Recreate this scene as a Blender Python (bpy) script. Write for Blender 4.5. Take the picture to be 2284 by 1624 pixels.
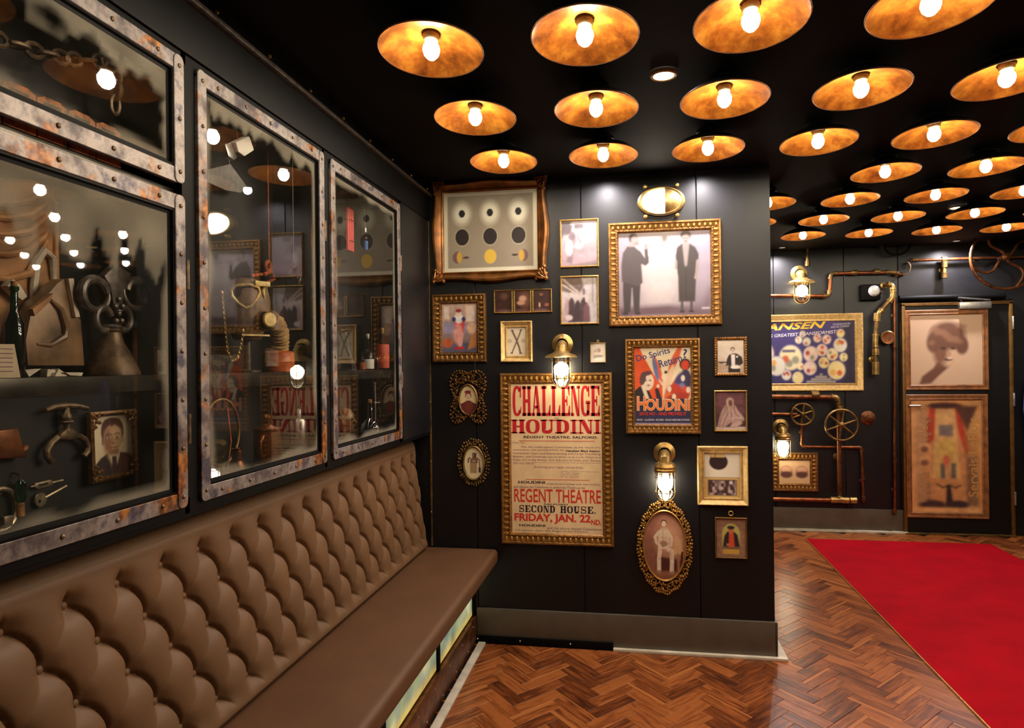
import bpy, bmesh, math, random
import numpy as np
from mathutils import Vector, Matrix
for _o in list(bpy.data.objects): bpy.data.objects.remove(_o)
sc = bpy.context.scene
COL = sc.collection
PI = math.pi
random.seed(7)
RNG = np.random.default_rng(11)

# ------------------------------------------------------------------ camera, world, exposure
CAMZ = 1.611                       # eye height, floor at z = 0
FPX, YAW, PITCH, ROLL = 1572.65, -.173678, .00211, -.01131
_f = Vector((math.sin(YAW)*math.cos(PITCH), math.cos(YAW)*math.cos(PITCH), math.sin(PITCH)))
_r0 = Vector((math.cos(YAW), -math.sin(YAW), 0)); _u0 = _r0.cross(_f)
_r = _r0*math.cos(ROLL) + _u0*math.sin(ROLL); _u = -_r0*math.sin(ROLL) + _u0*math.cos(ROLL)
cam = bpy.data.cameras.new('camera'); camo = bpy.data.objects.new('camera', cam); COL.objects.link(camo)
cam.sensor_fit = 'HORIZONTAL'; cam.sensor_width = 36; cam.lens = 36*FPX/2284; cam.clip_start = .02
camo.matrix_world = Matrix(((_r.x, _u.x, -_f.x, 0), (_r.y, _u.y, -_f.y, 0), (_r.z, _u.z, -_f.z, CAMZ), (0, 0, 0, 1)))
sc.camera = camo
w = bpy.data.worlds.new('world'); sc.world = w; w.use_nodes = True
w.node_tree.nodes['Background'].inputs[0].default_value = (1, .85, .7, 1)
w.node_tree.nodes['Background'].inputs[1].default_value = .004
sc.view_settings.view_transform = 'Standard'; sc.view_settings.look = 'None'
sc.view_settings.gamma = 1; sc.view_settings.use_curve_mapping = False
sc.view_settings.exposure = 0.0
sc.cycles.use_light_tree = True; sc.cycles.max_bounces = 6; sc.cycles.diffuse_bounces = 3; sc.cycles.glossy_bounces = 3; sc.cycles.transparent_max_bounces = 12
sc.cycles.caustics_reflective = False; sc.cycles.caustics_refractive = False
sc.cycles.sample_clamp_indirect = 4.0
BULB = 175.0                       # emission of the pendant bulbs
DOWN = 40.0                        # watts of a recessed wall-washing downlight

# measured planes of the room (metres)
YG, YF = 4.033, 7.16               # gallery wall, far wall
XG0, XG1 = -1.62, .727             # gallery wall ends
XC, XB = -1.198, -1.43             # cabinet front, cabinet back
XR = 3.62                          # wall on the door side
ZC = 2.691                         # ceiling
def ray(px, py): return _f + _r*((px-1142)/FPX) + _u*((812-py)/FPX)
def GY(px, py, Y): d = ray(px, py); t = Y/d.y; return Vector((d.x*t, Y, d.z*t+CAMZ))
def GX(px, py, X): d = ray(px, py); t = X/d.x; return Vector((X, d.y*t, d.z*t+CAMZ))
def GZ(px, py, Z): d = ray(px, py); t = (Z-CAMZ)/d.z; return Vector((d.x*t, d.y*t, Z))

# ------------------------------------------------------------------ material helpers
MATS = {}
def s2l(c):
    c = np.asarray(c, float)
    if c.max() > 1.001: c = c/255.
    return np.where(c <= .04045, c/12.92, ((c+.055)/1.055)**2.4)
def newmat(name):
    m = bpy.data.materials.new(name); m.use_nodes = True; MATS[name] = m
    return m, m.node_tree, m.node_tree.nodes['Principled BSDF']
def L(nt, a, b): nt.links.new(a, b)
def node(nt, t, **k):
    n = nt.nodes.new(t)
    for kk, v in k.items():
        if kk.startswith('i_'):
            n.inputs[int(kk[2:]) if kk[2:].isdigit() else kk[2:].replace('_', ' ')].default_value = v
        else: setattr(n, kk, v)
    return n
def ramp(nt, stops):
    r = nt.nodes.new('ShaderNodeValToRGB'); e = r.color_ramp.elements
    while len(e) < len(stops): e.new(.5)
    for el, (p, c) in zip(e, stops):
        el.position = p; c = s2l(c); el.color = (c[0], c[1], c[2], 1)
    return r
def plain(name, col, rough=.5, metal=0., noise=0., scale=30., bump=0., bscale=120., coat=0., spec=.5):
    m, nt, b = newmat(name); c = s2l(col)
    b.inputs['Base Color'].default_value = (*c, 1); b.inputs['Roughness'].default_value = rough
    b.inputs['Metallic'].default_value = metal; b.inputs['Coat Weight'].default_value = coat
    b.inputs['Specular IOR Level'].default_value = spec
    if noise or bump:
        tc = node(nt, 'ShaderNodeTexCoord')
    if noise:
        n = node(nt, 'ShaderNodeTexNoise', i_Scale=scale, i_Detail=5.); L(nt, tc.outputs['Object'], n.inputs['Vector'])
        lo = np.clip(np.asarray(col, float)*(1-noise), 0, 255); hi = np.clip(np.asarray(col, float)*(1+noise), 0, 255)
        r = ramp(nt, [(.3, lo), (.7, hi)]); L(nt, n.outputs['Fac'], r.inputs[0]); L(nt, r.outputs[0], b.inputs['Base Color'])
    if bump:
        n2 = node(nt, 'ShaderNodeTexNoise', i_Scale=bscale, i_Detail=3.); L(nt, tc.outputs['Object'], n2.inputs['Vector'])
        bp = node(nt, 'ShaderNodeBump', i_Strength=bump, i_Distance=.004); L(nt, n2.outputs['Fac'], bp.inputs['Height'])
        L(nt, bp.outputs[0], b.inputs['Normal'])
    return m
def emis(name, col, strength):
    m, nt, b = newmat(name); c = s2l(col)
    b.inputs['Base Color'].default_value = (.8, .8, .8, 1); b.inputs['Emission Color'].default_value = (*c, 1)
    b.inputs['Emission Strength'].default_value = strength
    return m
plain('black_wall', (14, 14, 18), .42, 0, .06, 6, .02, 60, spec=.42)
plain('black_paint', (13, 13, 15), .55, 0, .1, 10, spec=.3)
plain('black_ceiling', (9, 9, 11), .8, spec=.15)
plain('black_steel', (8, 8, 9), .55, 0, .2, 14, spec=.1)
plain('dark_cabinet', (17, 16, 15), .6, 0, .2, 9)
plain('shelf_steel', (92, 88, 80), .3, .8, .2, 12)
plain('baseboard_grey', (96, 88, 78), .45, .3, .06, 8)
plain('white_trim', (205, 196, 178), .5, 0, .08, 14)
plain('gold', (132, 92, 44), .38, .5, .25, 55)
plain('gold_bright', (168, 124, 62), .36, .5, .15, 60)
plain('gold_dark', (104, 72, 34), .42, .55, .35, 70)
plain('bronze_gold', (128, 82, 38), .34, .6, .25, 16)
plain('cream_gold', (200, 166, 104), .42, .25, .12, 40)
plain('brass', (166, 136, 80), .33, .75, .22, 26)
plain('brass_old', (112, 88, 50), .42, .7, .35, 22)
plain('brass_thin', (198, 160, 88), .3, .7, .15, 60)
plain('copper', (132, 78, 47), .32, .8, .22, 18)
plain('copper_old', (104, 64, 36), .42, .7, .4, 20)
plain('iron', (96, 78, 58), .45, .6, .35, 40)
plain('iron_dark', (88, 80, 72), .35, .4, .3, 50)
plain('rust', (134, 78, 40), .75, .2, .5, 40, .2, 120)
plain('silver', (190, 186, 180), .3, .9, .08, 40)
plain('key_metal', (178, 160, 132), .35, .8, .2, 60)
plain('leather', (100, 71, 43), .6, 0, .05, 5, .12, 420)
plain('leather_seat', (88, 58, 32), .62, 0, .06, 6, .15, 500)
plain('crease', (52, 38, 28), .7)
plain('red_carpet', (162, 2, 22), .9, 0, .06, 4, .5, 900, 0, .1)
plain('rubber', (122, 98, 76), .5, 0, .2, 30)
plain('hose_canvas', (166, 132, 76), .7, 0, .15, 60, .2, 300)
plain('canister_paint', (196, 98, 42), .45, 0, .2, 30)
plain('goggle_rim', (206, 178, 112), .5, .2, .15, 50)
plain('plaster', (214, 200, 178), .85, 0, .12, 30, .3, 200)
plain('relief_brown', (150, 108, 68), .6, .1, .35, 9, .2, 60)
plain('shard_brown', (124, 96, 66), .35, .1, .3, 14)
plain('cork', (160, 112, 60), .8, 0, .3, 60)
plain('paper', (226, 204, 168), .8, 0, .05, 30)
plain('red_stick', (196, 40, 44), .5, 0, .1, 30)
plain('label_white', (228, 222, 208), .7)
plain('label_red', (200, 78, 46), .6, 0, .12, 30)
plain('label_blue', (70, 110, 170), .6)
plain('rope', (176, 88, 44), .8, 0, .3, 60)
plain('poster_paper', (236, 206, 160), .75, 0, .04, 12)
plain('ink_red', (196, 22, 34), .7)
plain('ink_red2', (206, 52, 38), .7)
plain('ink_black', (42, 22, 40), .7)
plain('ink_purple', (120, 74, 110), .8)
plain('ink_navy', (58, 64, 124), .7)
plain('ink_orange', (238, 122, 56), .7)
plain('ink_cream', (240, 216, 170), .7)
plain('ink_yellow', (246, 206, 70), .7)
plain('ink_white', (214, 208, 226), .7)
plain('ink_gold', (186, 138, 70), .7)
plain('ink_tan', (168, 122, 82), .7)
plain('wood_frame', (130, 84, 46), .45, .1, .2, 20)
plain('door_brass', (112, 80, 38), .4, .5, .15, 20)
plain('shade_black', (20, 17, 15), .5, .3)
plain('socket_grey', (120, 112, 104), .5, .3)
plain('blue_cloth', (52, 58, 110), .9, 0, .2, 40)
plain('white_plastic', (220, 220, 222), .4)
emis('bulb_glow', (255, 238, 208), BULB)
emis('wall_lamp_glow', (255, 238, 208), 60)
emis('bulkhead_glow', (255, 240, 214), 26)
emis('added_strip_glow', (255, 236, 204), 5)  # for the brightening strips added inside the cabinets
emis('downlight_dim', (255, 240, 225), .4)
emis('downlight_glow', (255, 244, 232), 30)

def gold_leaf():                       # blotchy copper-gold leaf inside the dishes
    m, nt, b = newmat('gold_leaf'); tc = node(nt, 'ShaderNodeTexCoord')
    oi = node(nt, 'ShaderNodeObjectInfo')
    ad = node(nt, 'ShaderNodeVectorMath', operation='ADD'); L(nt, tc.outputs['Object'], ad.inputs[0]); L(nt, oi.outputs['Location'], ad.inputs[1])
    n = node(nt, 'ShaderNodeTexNoise', i_Scale=15., i_Detail=5., i_Roughness=.65); L(nt, ad.outputs[0], n.inputs['Vector'])
    r = ramp(nt, [(.3, (96, 48, 18)), (.48, (150, 86, 28)), (.68, (196, 130, 48))]); L(nt, n.outputs['Fac'], r.inputs[0])
    L(nt, r.outputs[0], b.inputs['Base Color']); b.inputs['Metallic'].default_value = .5; b.inputs['Roughness'].default_value = .33
gold_leaf()
def patina():                          # galvanised steel with rust and violet temper colours
    m, nt, b = newmat('patina'); tc = node(nt, 'ShaderNodeTexCoord')
    n1 = node(nt, 'ShaderNodeTexNoise', i_Scale=7., i_Detail=7., i_Roughness=.65); L(nt, tc.outputs['Object'], n1.inputs['Vector'])
    n2 = node(nt, 'ShaderNodeTexNoise', i_Scale=4.5, i_Detail=6., i_Roughness=.7); L(nt, tc.outputs['Object'], n2.inputs['Vector'])
    n3 = node(nt, 'ShaderNodeTexNoise', i_Scale=45., i_Detail=5.); L(nt, tc.outputs['Object'], n3.inputs['Vector'])
    base = ramp(nt, [(.3, (30, 27, 29)), (.42, (82, 74, 77)), (.54, (144, 135, 131)), (.64, (60, 56, 78)), (.74, (104, 98, 99))]); L(nt, n1.outputs['Fac'], base.inputs[0])
    rust = ramp(nt, [(.32, (48, 30, 18)), (.48, (120, 68, 26)), (.66, (176, 116, 54))]); L(nt, n3.outputs['Fac'], rust.inputs[0])
    mk = ramp(nt, [(.53, (0, 0, 0)), (.6, (255, 255, 255))]); L(nt, n2.outputs['Fac'], mk.inputs[0])
    mx = node(nt, 'ShaderNodeMix', data_type='RGBA'); L(nt, mk.outputs[0], mx.inputs['Factor'])
    L(nt, base.outputs[0], mx.inputs['A']); L(nt, rust.outputs[0], mx.inputs['B'])
    L(nt, mx.outputs['Result'], b.inputs['Base Color'])
    b.inputs['Metallic'].default_value = .45; b.inputs['Roughness'].default_value = .48
    bp = node(nt, 'ShaderNodeBump', i_Strength=.25, i_Distance=.003); L(nt, n3.outputs['Fac'], bp.inputs['Height']); L(nt, bp.outputs[0], b.inputs['Normal'])
patina()
def printed(name, rough, coat=0.):     # flat print: colours stored on the sheet
    m, nt, b = newmat(name); a = node(nt, 'ShaderNodeAttribute', attribute_name='Col')
    L(nt, a.outputs['Color'], b.inputs['Base Color']); b.inputs['Roughness'].default_value = rough; b.inputs['Coat Weight'].default_value = coat
printed('print', .6); printed('print_gloss', .35, .3)
def glow_panel_mat():
    m, nt, b = newmat('glow_panel'); a = node(nt, 'ShaderNodeAttribute', attribute_name='Col')
    L(nt, a.outputs['Color'], b.inputs['Base Color']); L(nt, a.outputs['Color'], b.inputs['Emission Color'])
    b.inputs['Emission Strength'].default_value = .75; b.inputs['Roughness'].default_value = .3
glow_panel_mat()
def glass(name, tint=(1, 1, 1), refl=1., rough=.015, grime=False):
    m = bpy.data.materials.new(name); m.use_nodes = True; MATS[name] = m; nt = m.node_tree; nt.nodes.clear()
    out = node(nt, 'ShaderNodeOutputMaterial'); tr = node(nt, 'ShaderNodeBsdfTransparent'); tr.inputs[0].default_value = (*tint, 1)
    gl = node(nt, 'ShaderNodeBsdfGlossy', i_Roughness=rough); gl.inputs[0].default_value = (1, 1, 1, 1)
    lw = node(nt, 'ShaderNodeFresnel', i_IOR=1.5); mu = node(nt, 'ShaderNodeMath', operation='MULTIPLY', use_clamp=True); mu.inputs[1].default_value = refl
    L(nt, lw.outputs[0], mu.inputs[0]); mx = node(nt, 'ShaderNodeMixShader'); L(nt, mu.outputs[0], mx.inputs[0])
    L(nt, tr.outputs[0], mx.inputs[1]); L(nt, gl.outputs[0], mx.inputs[2]); last = mx
    if grime:
        a = node(nt, 'ShaderNodeAttribute', attribute_name='Col'); df = node(nt, 'ShaderNodeBsdfDiffuse')
        df.inputs[0].default_value = (.30, .27, .21, 1)
        m2 = node(nt, 'ShaderNodeMixShader'); sp = node(nt, 'ShaderNodeSeparateColor'); L(nt, a.outputs['Color'], sp.inputs[0])
        L(nt, sp.outputs[0], m2.inputs[0]); L(nt, mx.outputs[0], m2.inputs[1]); L(nt, df.outputs[0], m2.inputs[2]); last = m2
    L(nt, last.outputs[0], out.inputs[0])
glass('glazing', refl=1.); glass('cabinet_glass', refl=1.0, grime=True); glass('clear_glass', (.93, .95, .92), 1.6, .03)
glass('green_glass', (.10, .62, .40), 1.4, .05); glass('blue_glass', (.10, .25, .70), 1.4, .05); glass('brown_glass', (.35, .2, .1), 1.4, .05)
glass('lantern_glass', (.97, .97, .93), 1.3, .05)
def wood_floor():
    m, nt, b = newmat('parquet'); uv = node(nt, 'ShaderNodeUVMap'); oi = node(nt, 'ShaderNodeObjectInfo')
    at = node(nt, 'ShaderNodeAttribute', attribute_name='rnd')
    ad = node(nt, 'ShaderNodeMath', operation='ADD'); L(nt, oi.outputs['Random'], ad.inputs[0]); L(nt, at.outputs['Fac'], ad.inputs[1])
    fr = node(nt, 'ShaderNodeMath', operation='FRACT'); L(nt, ad.outputs[0], fr.inputs[0])
    sc_ = node(nt, 'ShaderNodeVectorMath', operation='SCALE'); sc_.inputs['Scale'].default_value = 37.
    cx = node(nt, 'ShaderNodeCombineXYZ'); L(nt, fr.outputs[0], cx.inputs[2]); L(nt, cx.outputs[0], sc_.inputs[0])
    av = node(nt, 'ShaderNodeVectorMath', operation='ADD'); L(nt, uv.outputs[0], av.inputs[0]); L(nt, sc_.outputs[0], av.inputs[1])
    mp = node(nt, 'ShaderNodeMapping'); mp.inputs['Scale'].default_value = (7, 55, 1); L(nt, av.outputs[0], mp.inputs[0])
    n = node(nt, 'ShaderNodeTexNoise', i_Scale=1., i_Detail=6., i_Roughness=.6, i_Distortion=.8); L(nt, mp.outputs[0], n.inputs['Vector'])
    mp2 = node(nt, 'ShaderNodeMapping'); mp2.inputs['Scale'].default_value = (5, 18, 1); L(nt, av.outputs[0], mp2.inputs[0])
    n2 = node(nt, 'ShaderNodeTexNoise', i_Scale=1., i_Detail=3.); L(nt, mp2.outputs[0], n2.inputs['Vector'])
    s = node(nt, 'ShaderNodeMath', operation='MULTIPLY_ADD'); L(nt, fr.outputs[0], s.inputs[0]); s.inputs[1].default_value = .34
    L(nt, n.outputs['Fac'], s.inputs[2])
    s2 = node(nt, 'ShaderNodeMath', operation='MULTIPLY_ADD'); L(nt, n2.outputs['Fac'], s2.inputs[0]); s2.inputs[1].default_value = .45; L(nt, s.outputs[0], s2.inputs[2])
    r = ramp(nt, [(.52, (44, 19, 9)), (.72, (90, 44, 19)), (.92, (132, 71, 32)), (1.0, (152, 88, 43))]); L(nt, s2.outputs[0], r.inputs[0])
    # pale sapwood along one edge of some blocks
    sx = node(nt, 'ShaderNodeSeparateXYZ'); L(nt, uv.outputs[0], sx.inputs[0])
    th = node(nt, 'ShaderNodeMath', operation='MULTIPLY_ADD'); L(nt, fr.outputs[0], th.inputs[0]); th.inputs[1].default_value = .075; th.inputs[2].default_value = -.022
    gt = node(nt, 'ShaderNodeMapRange'); L(nt, sx.outputs[1], gt.inputs[0]); L(nt, th.outputs[0], gt.inputs[1]); gt.inputs[3].default_value = 1; gt.inputs[4].default_value = 0
    th2 = node(nt, 'ShaderNodeMath', operation='ADD'); L(nt, th.outputs[0], th2.inputs[0]); th2.inputs[1].default_value = .004; L(nt, th2.outputs[0], gt.inputs[2])
    lt = node(nt, 'ShaderNodeMath', operation='LESS_THAN'); L(nt, fr.outputs[0], lt.inputs[0]); lt.inputs[1].default_value = .55
    mm = node(nt, 'ShaderNodeMath', operation='MULTIPLY'); L(nt, gt.outputs[0], mm.inputs[0]); L(nt, lt.outputs[0], mm.inputs[1])
    mx = node(nt, 'ShaderNodeMix', data_type='RGBA'); L(nt, mm.outputs[0], mx.inputs['Factor']); L(nt, r.outputs[0], mx.inputs['A'])
    mx.inputs['B'].default_value = (*s2l((164, 100, 50)), 1)
    L(nt, mx.outputs['Result'], b.inputs['Base Color']); b.inputs['Roughness'].default_value = .3; b.inputs['Specular IOR Level'].default_value = .4
    bp = node(nt, 'ShaderNodeBump', i_Strength=.08, i_Distance=.001); L(nt, n.outputs['Fac'], bp.inputs['Height']); L(nt, bp.outputs[0], b.inputs['Normal'])
wood_floor()

# ------------------------------------------------------------------ mesh helpers
ID4 = Matrix.Identity(4)
def rotm(ax, deg): return Matrix.Rotation(math.radians(deg), 4, ax)
def tr(*v): return Matrix.Translation(Vector(v))
OUT = rotm('X', 90)                    # turns a z-up lathe so that z points out of a wall (towards local -y)
class MB:
    def __init__(s): s.v = []; s.f = []; s.M = ID4
    def at(s, M): s.M = M; return s
    def add(s, vs, fs):
        o = len(s.v); M = s.M
        s.v += [tuple(M @ Vector(p)) for p in vs]; s.f += [tuple(i+o for i in f) for f in fs]; return s
    def box(s, c, d):
        x, y, z = c; a, b, e = d[0]/2, d[1]/2, d[2]/2
        vs = [(x+i*a, y+j*b, z+k*e) for i in (-1, 1) for j in (-1, 1) for k in (-1, 1)]
        return s.add(vs, [(0, 1, 3, 2), (4, 6, 7, 5), (0, 4, 5, 1), (2, 3, 7, 6), (0, 2, 6, 4), (1, 5, 7, 3)])
    def span(s, a, b): return s.box([(p+q)/2 for p, q in zip(a, b)], [abs(q-p) for p, q in zip(a, b)])
    def tube(s, pts, r, n=10, closed=False, caps=True):
        P = [Vector(p) for p in pts]; m = len(P); rs = r if isinstance(r, (list, tuple)) else [r]*m
        T = []
        for i in range(m):
            a = P[(i-1) % m] if (closed or i > 0) else P[i]; b = P[(i+1) % m] if (closed or i < m-1) else P[i]
            T.append((b-a).normalized())
        up = Vector((0, 0, 1)) if abs(T[0].z) < .9 else Vector((1, 0, 0)); N = T[0].cross(up).normalized(); vs = []
        for i in range(m):
            N = (N - T[i]*N.dot(T[i])).normalized(); B = T[i].cross(N)
            vs += [P[i] + (N*math.cos(2*PI*k/n) + B*math.sin(2*PI*k/n))*rs[i] for k in range(n)]
        fs = [(i*n+k, i*n+(k+1) % n, ((i+1) % m)*n+(k+1) % n, ((i+1) % m)*n+k) for i in range(m if closed else m-1) for k in range(n)]
        if caps and not closed: fs += [tuple(range(n))[::-1], tuple(range((m-1)*n, m*n))]
        return s.add(vs, fs)
    def lathe(s, prof, n=24, M=None, close=False, cap=False):
        M0 = s.M
        if M is not None: s.M = M0 @ M
        vs = []; fs = []
        for r, z in prof: vs += [(r*math.cos(2*PI*k/n), r*math.sin(2*PI*k/n), z) for k in range(n)]
        m = len(prof)
        for i in range(m if close else m-1):
            j = (i+1) % m
            fs += [(i*n+k, i*n+(k+1) % n, j*n+(k+1) % n, j*n+k) for k in range(n)]
        if cap:
            if prof[0][0] > 1e-5: fs.append(tuple(range(n))[::-1])
            if prof[-1][0] > 1e-5: fs.append(tuple(range((m-1)*n, m*n)))
        s.add(vs, fs); s.M = M0; return s
    def ball(s, c, r, n=10, m=6):
        rx, ry, rz = (r, r, r) if not isinstance(r, (tuple, list)) else r
        M0 = s.M; s.M = M0 @ tr(*c) @ Matrix.Diagonal((rx, ry, rz, 1))
        s.lathe([(max(1e-6, math.sin(PI*i/m)), -math.cos(PI*i/m)) for i in range(m+1)], n); s.M = M0; return s
    def ring(s, c, R, r, n=24, m=8, M=ID4, arc=(0, 2*PI), sx=1., sz=1.):
        full = abs(arc[1]-arc[0]-2*PI) < 1e-6
        k = n if full else n+1
        pts = [tr(*c) @ M @ Vector((R*sx*math.cos(arc[0]+(arc[1]-arc[0])*i/n), R*sz*math.sin(arc[0]+(arc[1]-arc[0])*i/n), 0)) for i in range(k)]
        return s.tube(pts, r, m, closed=full)
    def prism(s, poly, w0, w1):            # polygon in the (x, z) plane of a wall, from depth w0 to w1 (towards -y)
        n = len(poly); vs = [(u, -w0, v) for u, v in poly] + [(u, -w1, v) for u, v in poly]
        return s.add(vs, [tuple(range(n))[::-1], tuple(range(n, 2*n))] + [(i, (i+1) % n, (i+1) % n+n, i+n) for i in range(n)])
    def pairs(s, outer, inner, prof):      # moulding between two outlines: prof = [(t from outer to inner, depth)]
        n = len(outer); vs = []
        for t, d in prof: vs += [(o[0]+(i[0]-o[0])*t, -d, o[1]+(i[1]-o[1])*t) for o, i in zip(outer, inner)]
        fs = [(p*n+k, p*n+(k+1) % n, (p+1)*n+(k+1) % n, (p+1)*n+k) for p in range(len(prof)-1) for k in range(n)]
        return s.add(vs, fs)
    def frame(s, w, h, bw, prof):
        o = [(-w/2, -h/2), (w/2, -h/2), (w/2, h/2), (-w/2, h/2)]; i = [(-w/2+bw, -h/2+bw), (w/2-bw, -h/2+bw), (w/2-bw, h/2-bw), (-w/2+bw, h/2-bw)]
        return s.pairs(o, i, prof)
    def build(s, name, mat, parent=None, smooth=35, bevel=0., seg=2):
        me = bpy.data.meshes.new(name); me.from_pydata(s.v, [], s.f); me.validate()
        bm = bmesh.new(); bm.from_mesh(me); bmesh.ops.recalc_face_normals(bm, faces=bm.faces)
        if bevel:
            ed = [e for e in bm.edges if len(e.link_faces) == 2 and e.calc_face_angle(0) > .5]
            bmesh.ops.bevel(bm, geom=ed, offset=bevel, segments=seg, affect='EDGES', profile=.6)
        bm.to_mesh(me); bm.free()
        me.materials.append(MATS[mat] if isinstance(mat, str) else mat)
        if smooth:
            me.polygons.foreach_set('use_smooth', [True]*len(me.polygons)); me.set_sharp_from_angle(angle=math.radians(smooth))
        o = bpy.data.objects.new(name, me); COL.objects.link(o)
        if parent: o.parent = parent
        return o
def tag(o, label=None, cat=None, group=None, kind=None):
    for k, v in (('label', label), ('category', cat), ('group', group), ('kind', kind)):
        if v: o[k] = v
    return o
def thing(name, label, cat, loc=(0, 0, 0), rotz=0., group=None):
    o = bpy.data.objects.new(name, None); COL.objects.link(o); o.location = loc; o.rotation_euler = (0, 0, rotz); o.empty_display_size = .05
    return tag(o, label, cat, group)
def struct(o): o['kind'] = 'structure'; return o
def copy_tree(o, parent=None):
    c = o.copy(); COL.objects.link(c); c.parent = parent
    for ch in list(o.children): copy_tree(ch, c)
    return c
def light(name, kind, loc, energy, col, parent=None, **k):
    l = bpy.data.lights.new(name, kind); l.energy = energy; l.color = col
    for a, b in k.items(): setattr(l, a, b)
    o = bpy.data.objects.new(name, l); COL.objects.link(o); o.location = loc
    if parent: o.parent = parent
    return o
# ---- flat prints: a sheet whose sample points carry the printed colours
def vnoise(sh, cells, seed):
    g = np.random.default_rng(seed).random((cells[1]+2, cells[0]+2)); y = np.linspace(0, cells[1], sh[0]); x = np.linspace(0, cells[0], sh[1])
    yi = np.minimum(y.astype(int), cells[1]); xi = np.minimum(x.astype(int), cells[0]); fy = (y-yi)[:, None]; fx = (x-xi)[None, :]
    fy = fy*fy*(3-2*fy); fx = fx*fx*(3-2*fx)
    return (g[yi][:, xi]*(1-fy)*(1-fx) + g[yi][:, xi+1]*(1-fy)*fx + g[yi+1][:, xi]*fy*(1-fx) + g[yi+1][:, xi+1]*fy*fx)
class Cv:
    def __init__(s, w, h, n=90):
        s.w, s.h = w, h; s.nx = n; s.ny = max(4, int(round(n*h/w))); s.a = h/w
        s.U, s.V = np.meshgrid(np.linspace(0, 1, s.nx+1), np.linspace(0, 1, s.ny+1)); s.C = np.ones(s.U.shape+(3,))
    def mix(s, m, col): s.C = s.C*(1-m[..., None]) + s2l(col)*m[..., None]; return s
    def fill(s, col): s.C[:] = s2l(col); return s
    def gradv(s, c0, c1): return s.fill(c0).mix(s.V, c1)
    def ell(s, cx, cy, rx, ry, col, soft=.12, rot=0., al=1.):
        x = s.U-cx; y = (s.V-cy)*s.a; ry = ry*s.a; c, q = math.cos(rot), math.sin(rot)
        d = np.sqrt(((x*c+y*q)/rx)**2+((-x*q+y*c)/ry)**2); return s.mix(al*np.clip((1-d)/soft+.5, 0, 1), col)
    def poly(s, pts, col, soft=.01, al=1.):
        P = np.asarray(pts, float)*[1, s.a]; X, Y = s.U, s.V*s.a; d = np.full(X.shape, 9.); ins = np.zeros(X.shape, bool)
        for (ax, ay), (bx, by) in zip(P, np.roll(P, -1, 0)):
            ex, ey = bx-ax, by-ay; t = np.clip(((X-ax)*ex+(Y-ay)*ey)/(ex*ex+ey*ey+1e-12), 0, 1)
            d = np.minimum(d, np.hypot(X-ax-t*ex, Y-ay-t*ey))
            c = ((ay > Y) != (by > Y)) & (X < ex*(Y-ay)/(ey if abs(ey) > 1e-9 else 1e-9)+ax); ins ^= c
        return s.mix(al*np.clip(np.where(ins, d, -d)/soft+.5, 0, 1), col)
    def line(s, pts, wd, col, soft=.006, al=1.):
        P = np.asarray(pts, float)*[1, s.a]; X, Y = s.U, s.V*s.a; d = np.full(X.shape, 9.)
        for (ax, ay), (bx, by) in zip(P[:-1], P[1:]):
            ex, ey = bx-ax, by-ay; t = np.clip(((X-ax)*ex+(Y-ay)*ey)/(ex*ex+ey*ey+1e-12), 0, 1); d = np.minimum(d, np.hypot(X-ax-t*ex, Y-ay-t*ey))
        return s.mix(al*np.clip((wd/2-d)/soft+.5, 0, 1), col)
    def rect(s, x0, y0, x1, y1, col, soft=.008, al=1.): return s.poly([(x0, y0), (x1, y0), (x1, y1), (x0, y1)], col, soft, al)
    def blur(s, k):
        for _ in range(k):
            for ax in (0, 1):
                p = np.concatenate([s.C.take([0], ax), s.C, s.C.take([-1], ax)], ax); n = s.C.shape[ax]
                s.C = (p.take(range(0, n), ax)+2*p.take(range(1, n+1), ax)+p.take(range(2, n+2), ax))/4
        return s
    def mottle(s, amp, cells=8, seed=1):
        n = .6*vnoise(s.U.shape, (cells, int(cells*s.a)+1), seed)+.4*vnoise(s.U.shape, (cells*3, int(cells*3*s.a)+1), seed+50)
        s.C = np.clip(s.C*(1+amp*(n-.5)*2)[..., None], 0, 1); return s
def sheet(name, cv, parent, depth, mat='print', mask=None, off=(0, 0)):
    ny, nx = cv.U.shape; V = np.stack([(cv.U-.5)*cv.w+off[0], np.full(cv.U.shape, -depth), (cv.V-.5)*cv.h+off[1]], -1).reshape(-1, 3)
    idx = np.arange(ny*nx).reshape(ny, nx); q = np.stack([idx[:-1, :-1], idx[:-1, 1:], idx[1:, 1:], idx[1:, :-1]], -1).reshape(-1, 4)
    if mask is not None:
        k = mask((cv.U[:-1, :-1]+cv.U[1:, 1:])/2, (cv.V[:-1, :-1]+cv.V[1:, 1:])/2).reshape(-1); q = q[k]
    me = bpy.data.meshes.new(name); me.vertices.add(len(V)); me.vertices.foreach_set('co', V.ravel())
    me.loops.add(q.size); me.loops.foreach_set('vertex_index', q.ravel()); me.polygons.add(len(q)); me.polygons.foreach_set('loop_start', np.arange(0, q.size, 4))
    me.update(calc_edges=True)
    a = me.color_attributes.new('Col', 'FLOAT_COLOR', 'POINT'); c4 = np.ones((len(V), 4)); c4[:, :3] = cv.C.reshape(-1, 3); a.data.foreach_set('color', c4.ravel())
    me.materials.append(MATS[mat]); o = bpy.data.objects.new(name, me); COL.objects.link(o); o.parent = parent
    return o
OVAL = lambda u, v: (u-.5)**2+(v-.5)**2 < .25
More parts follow.
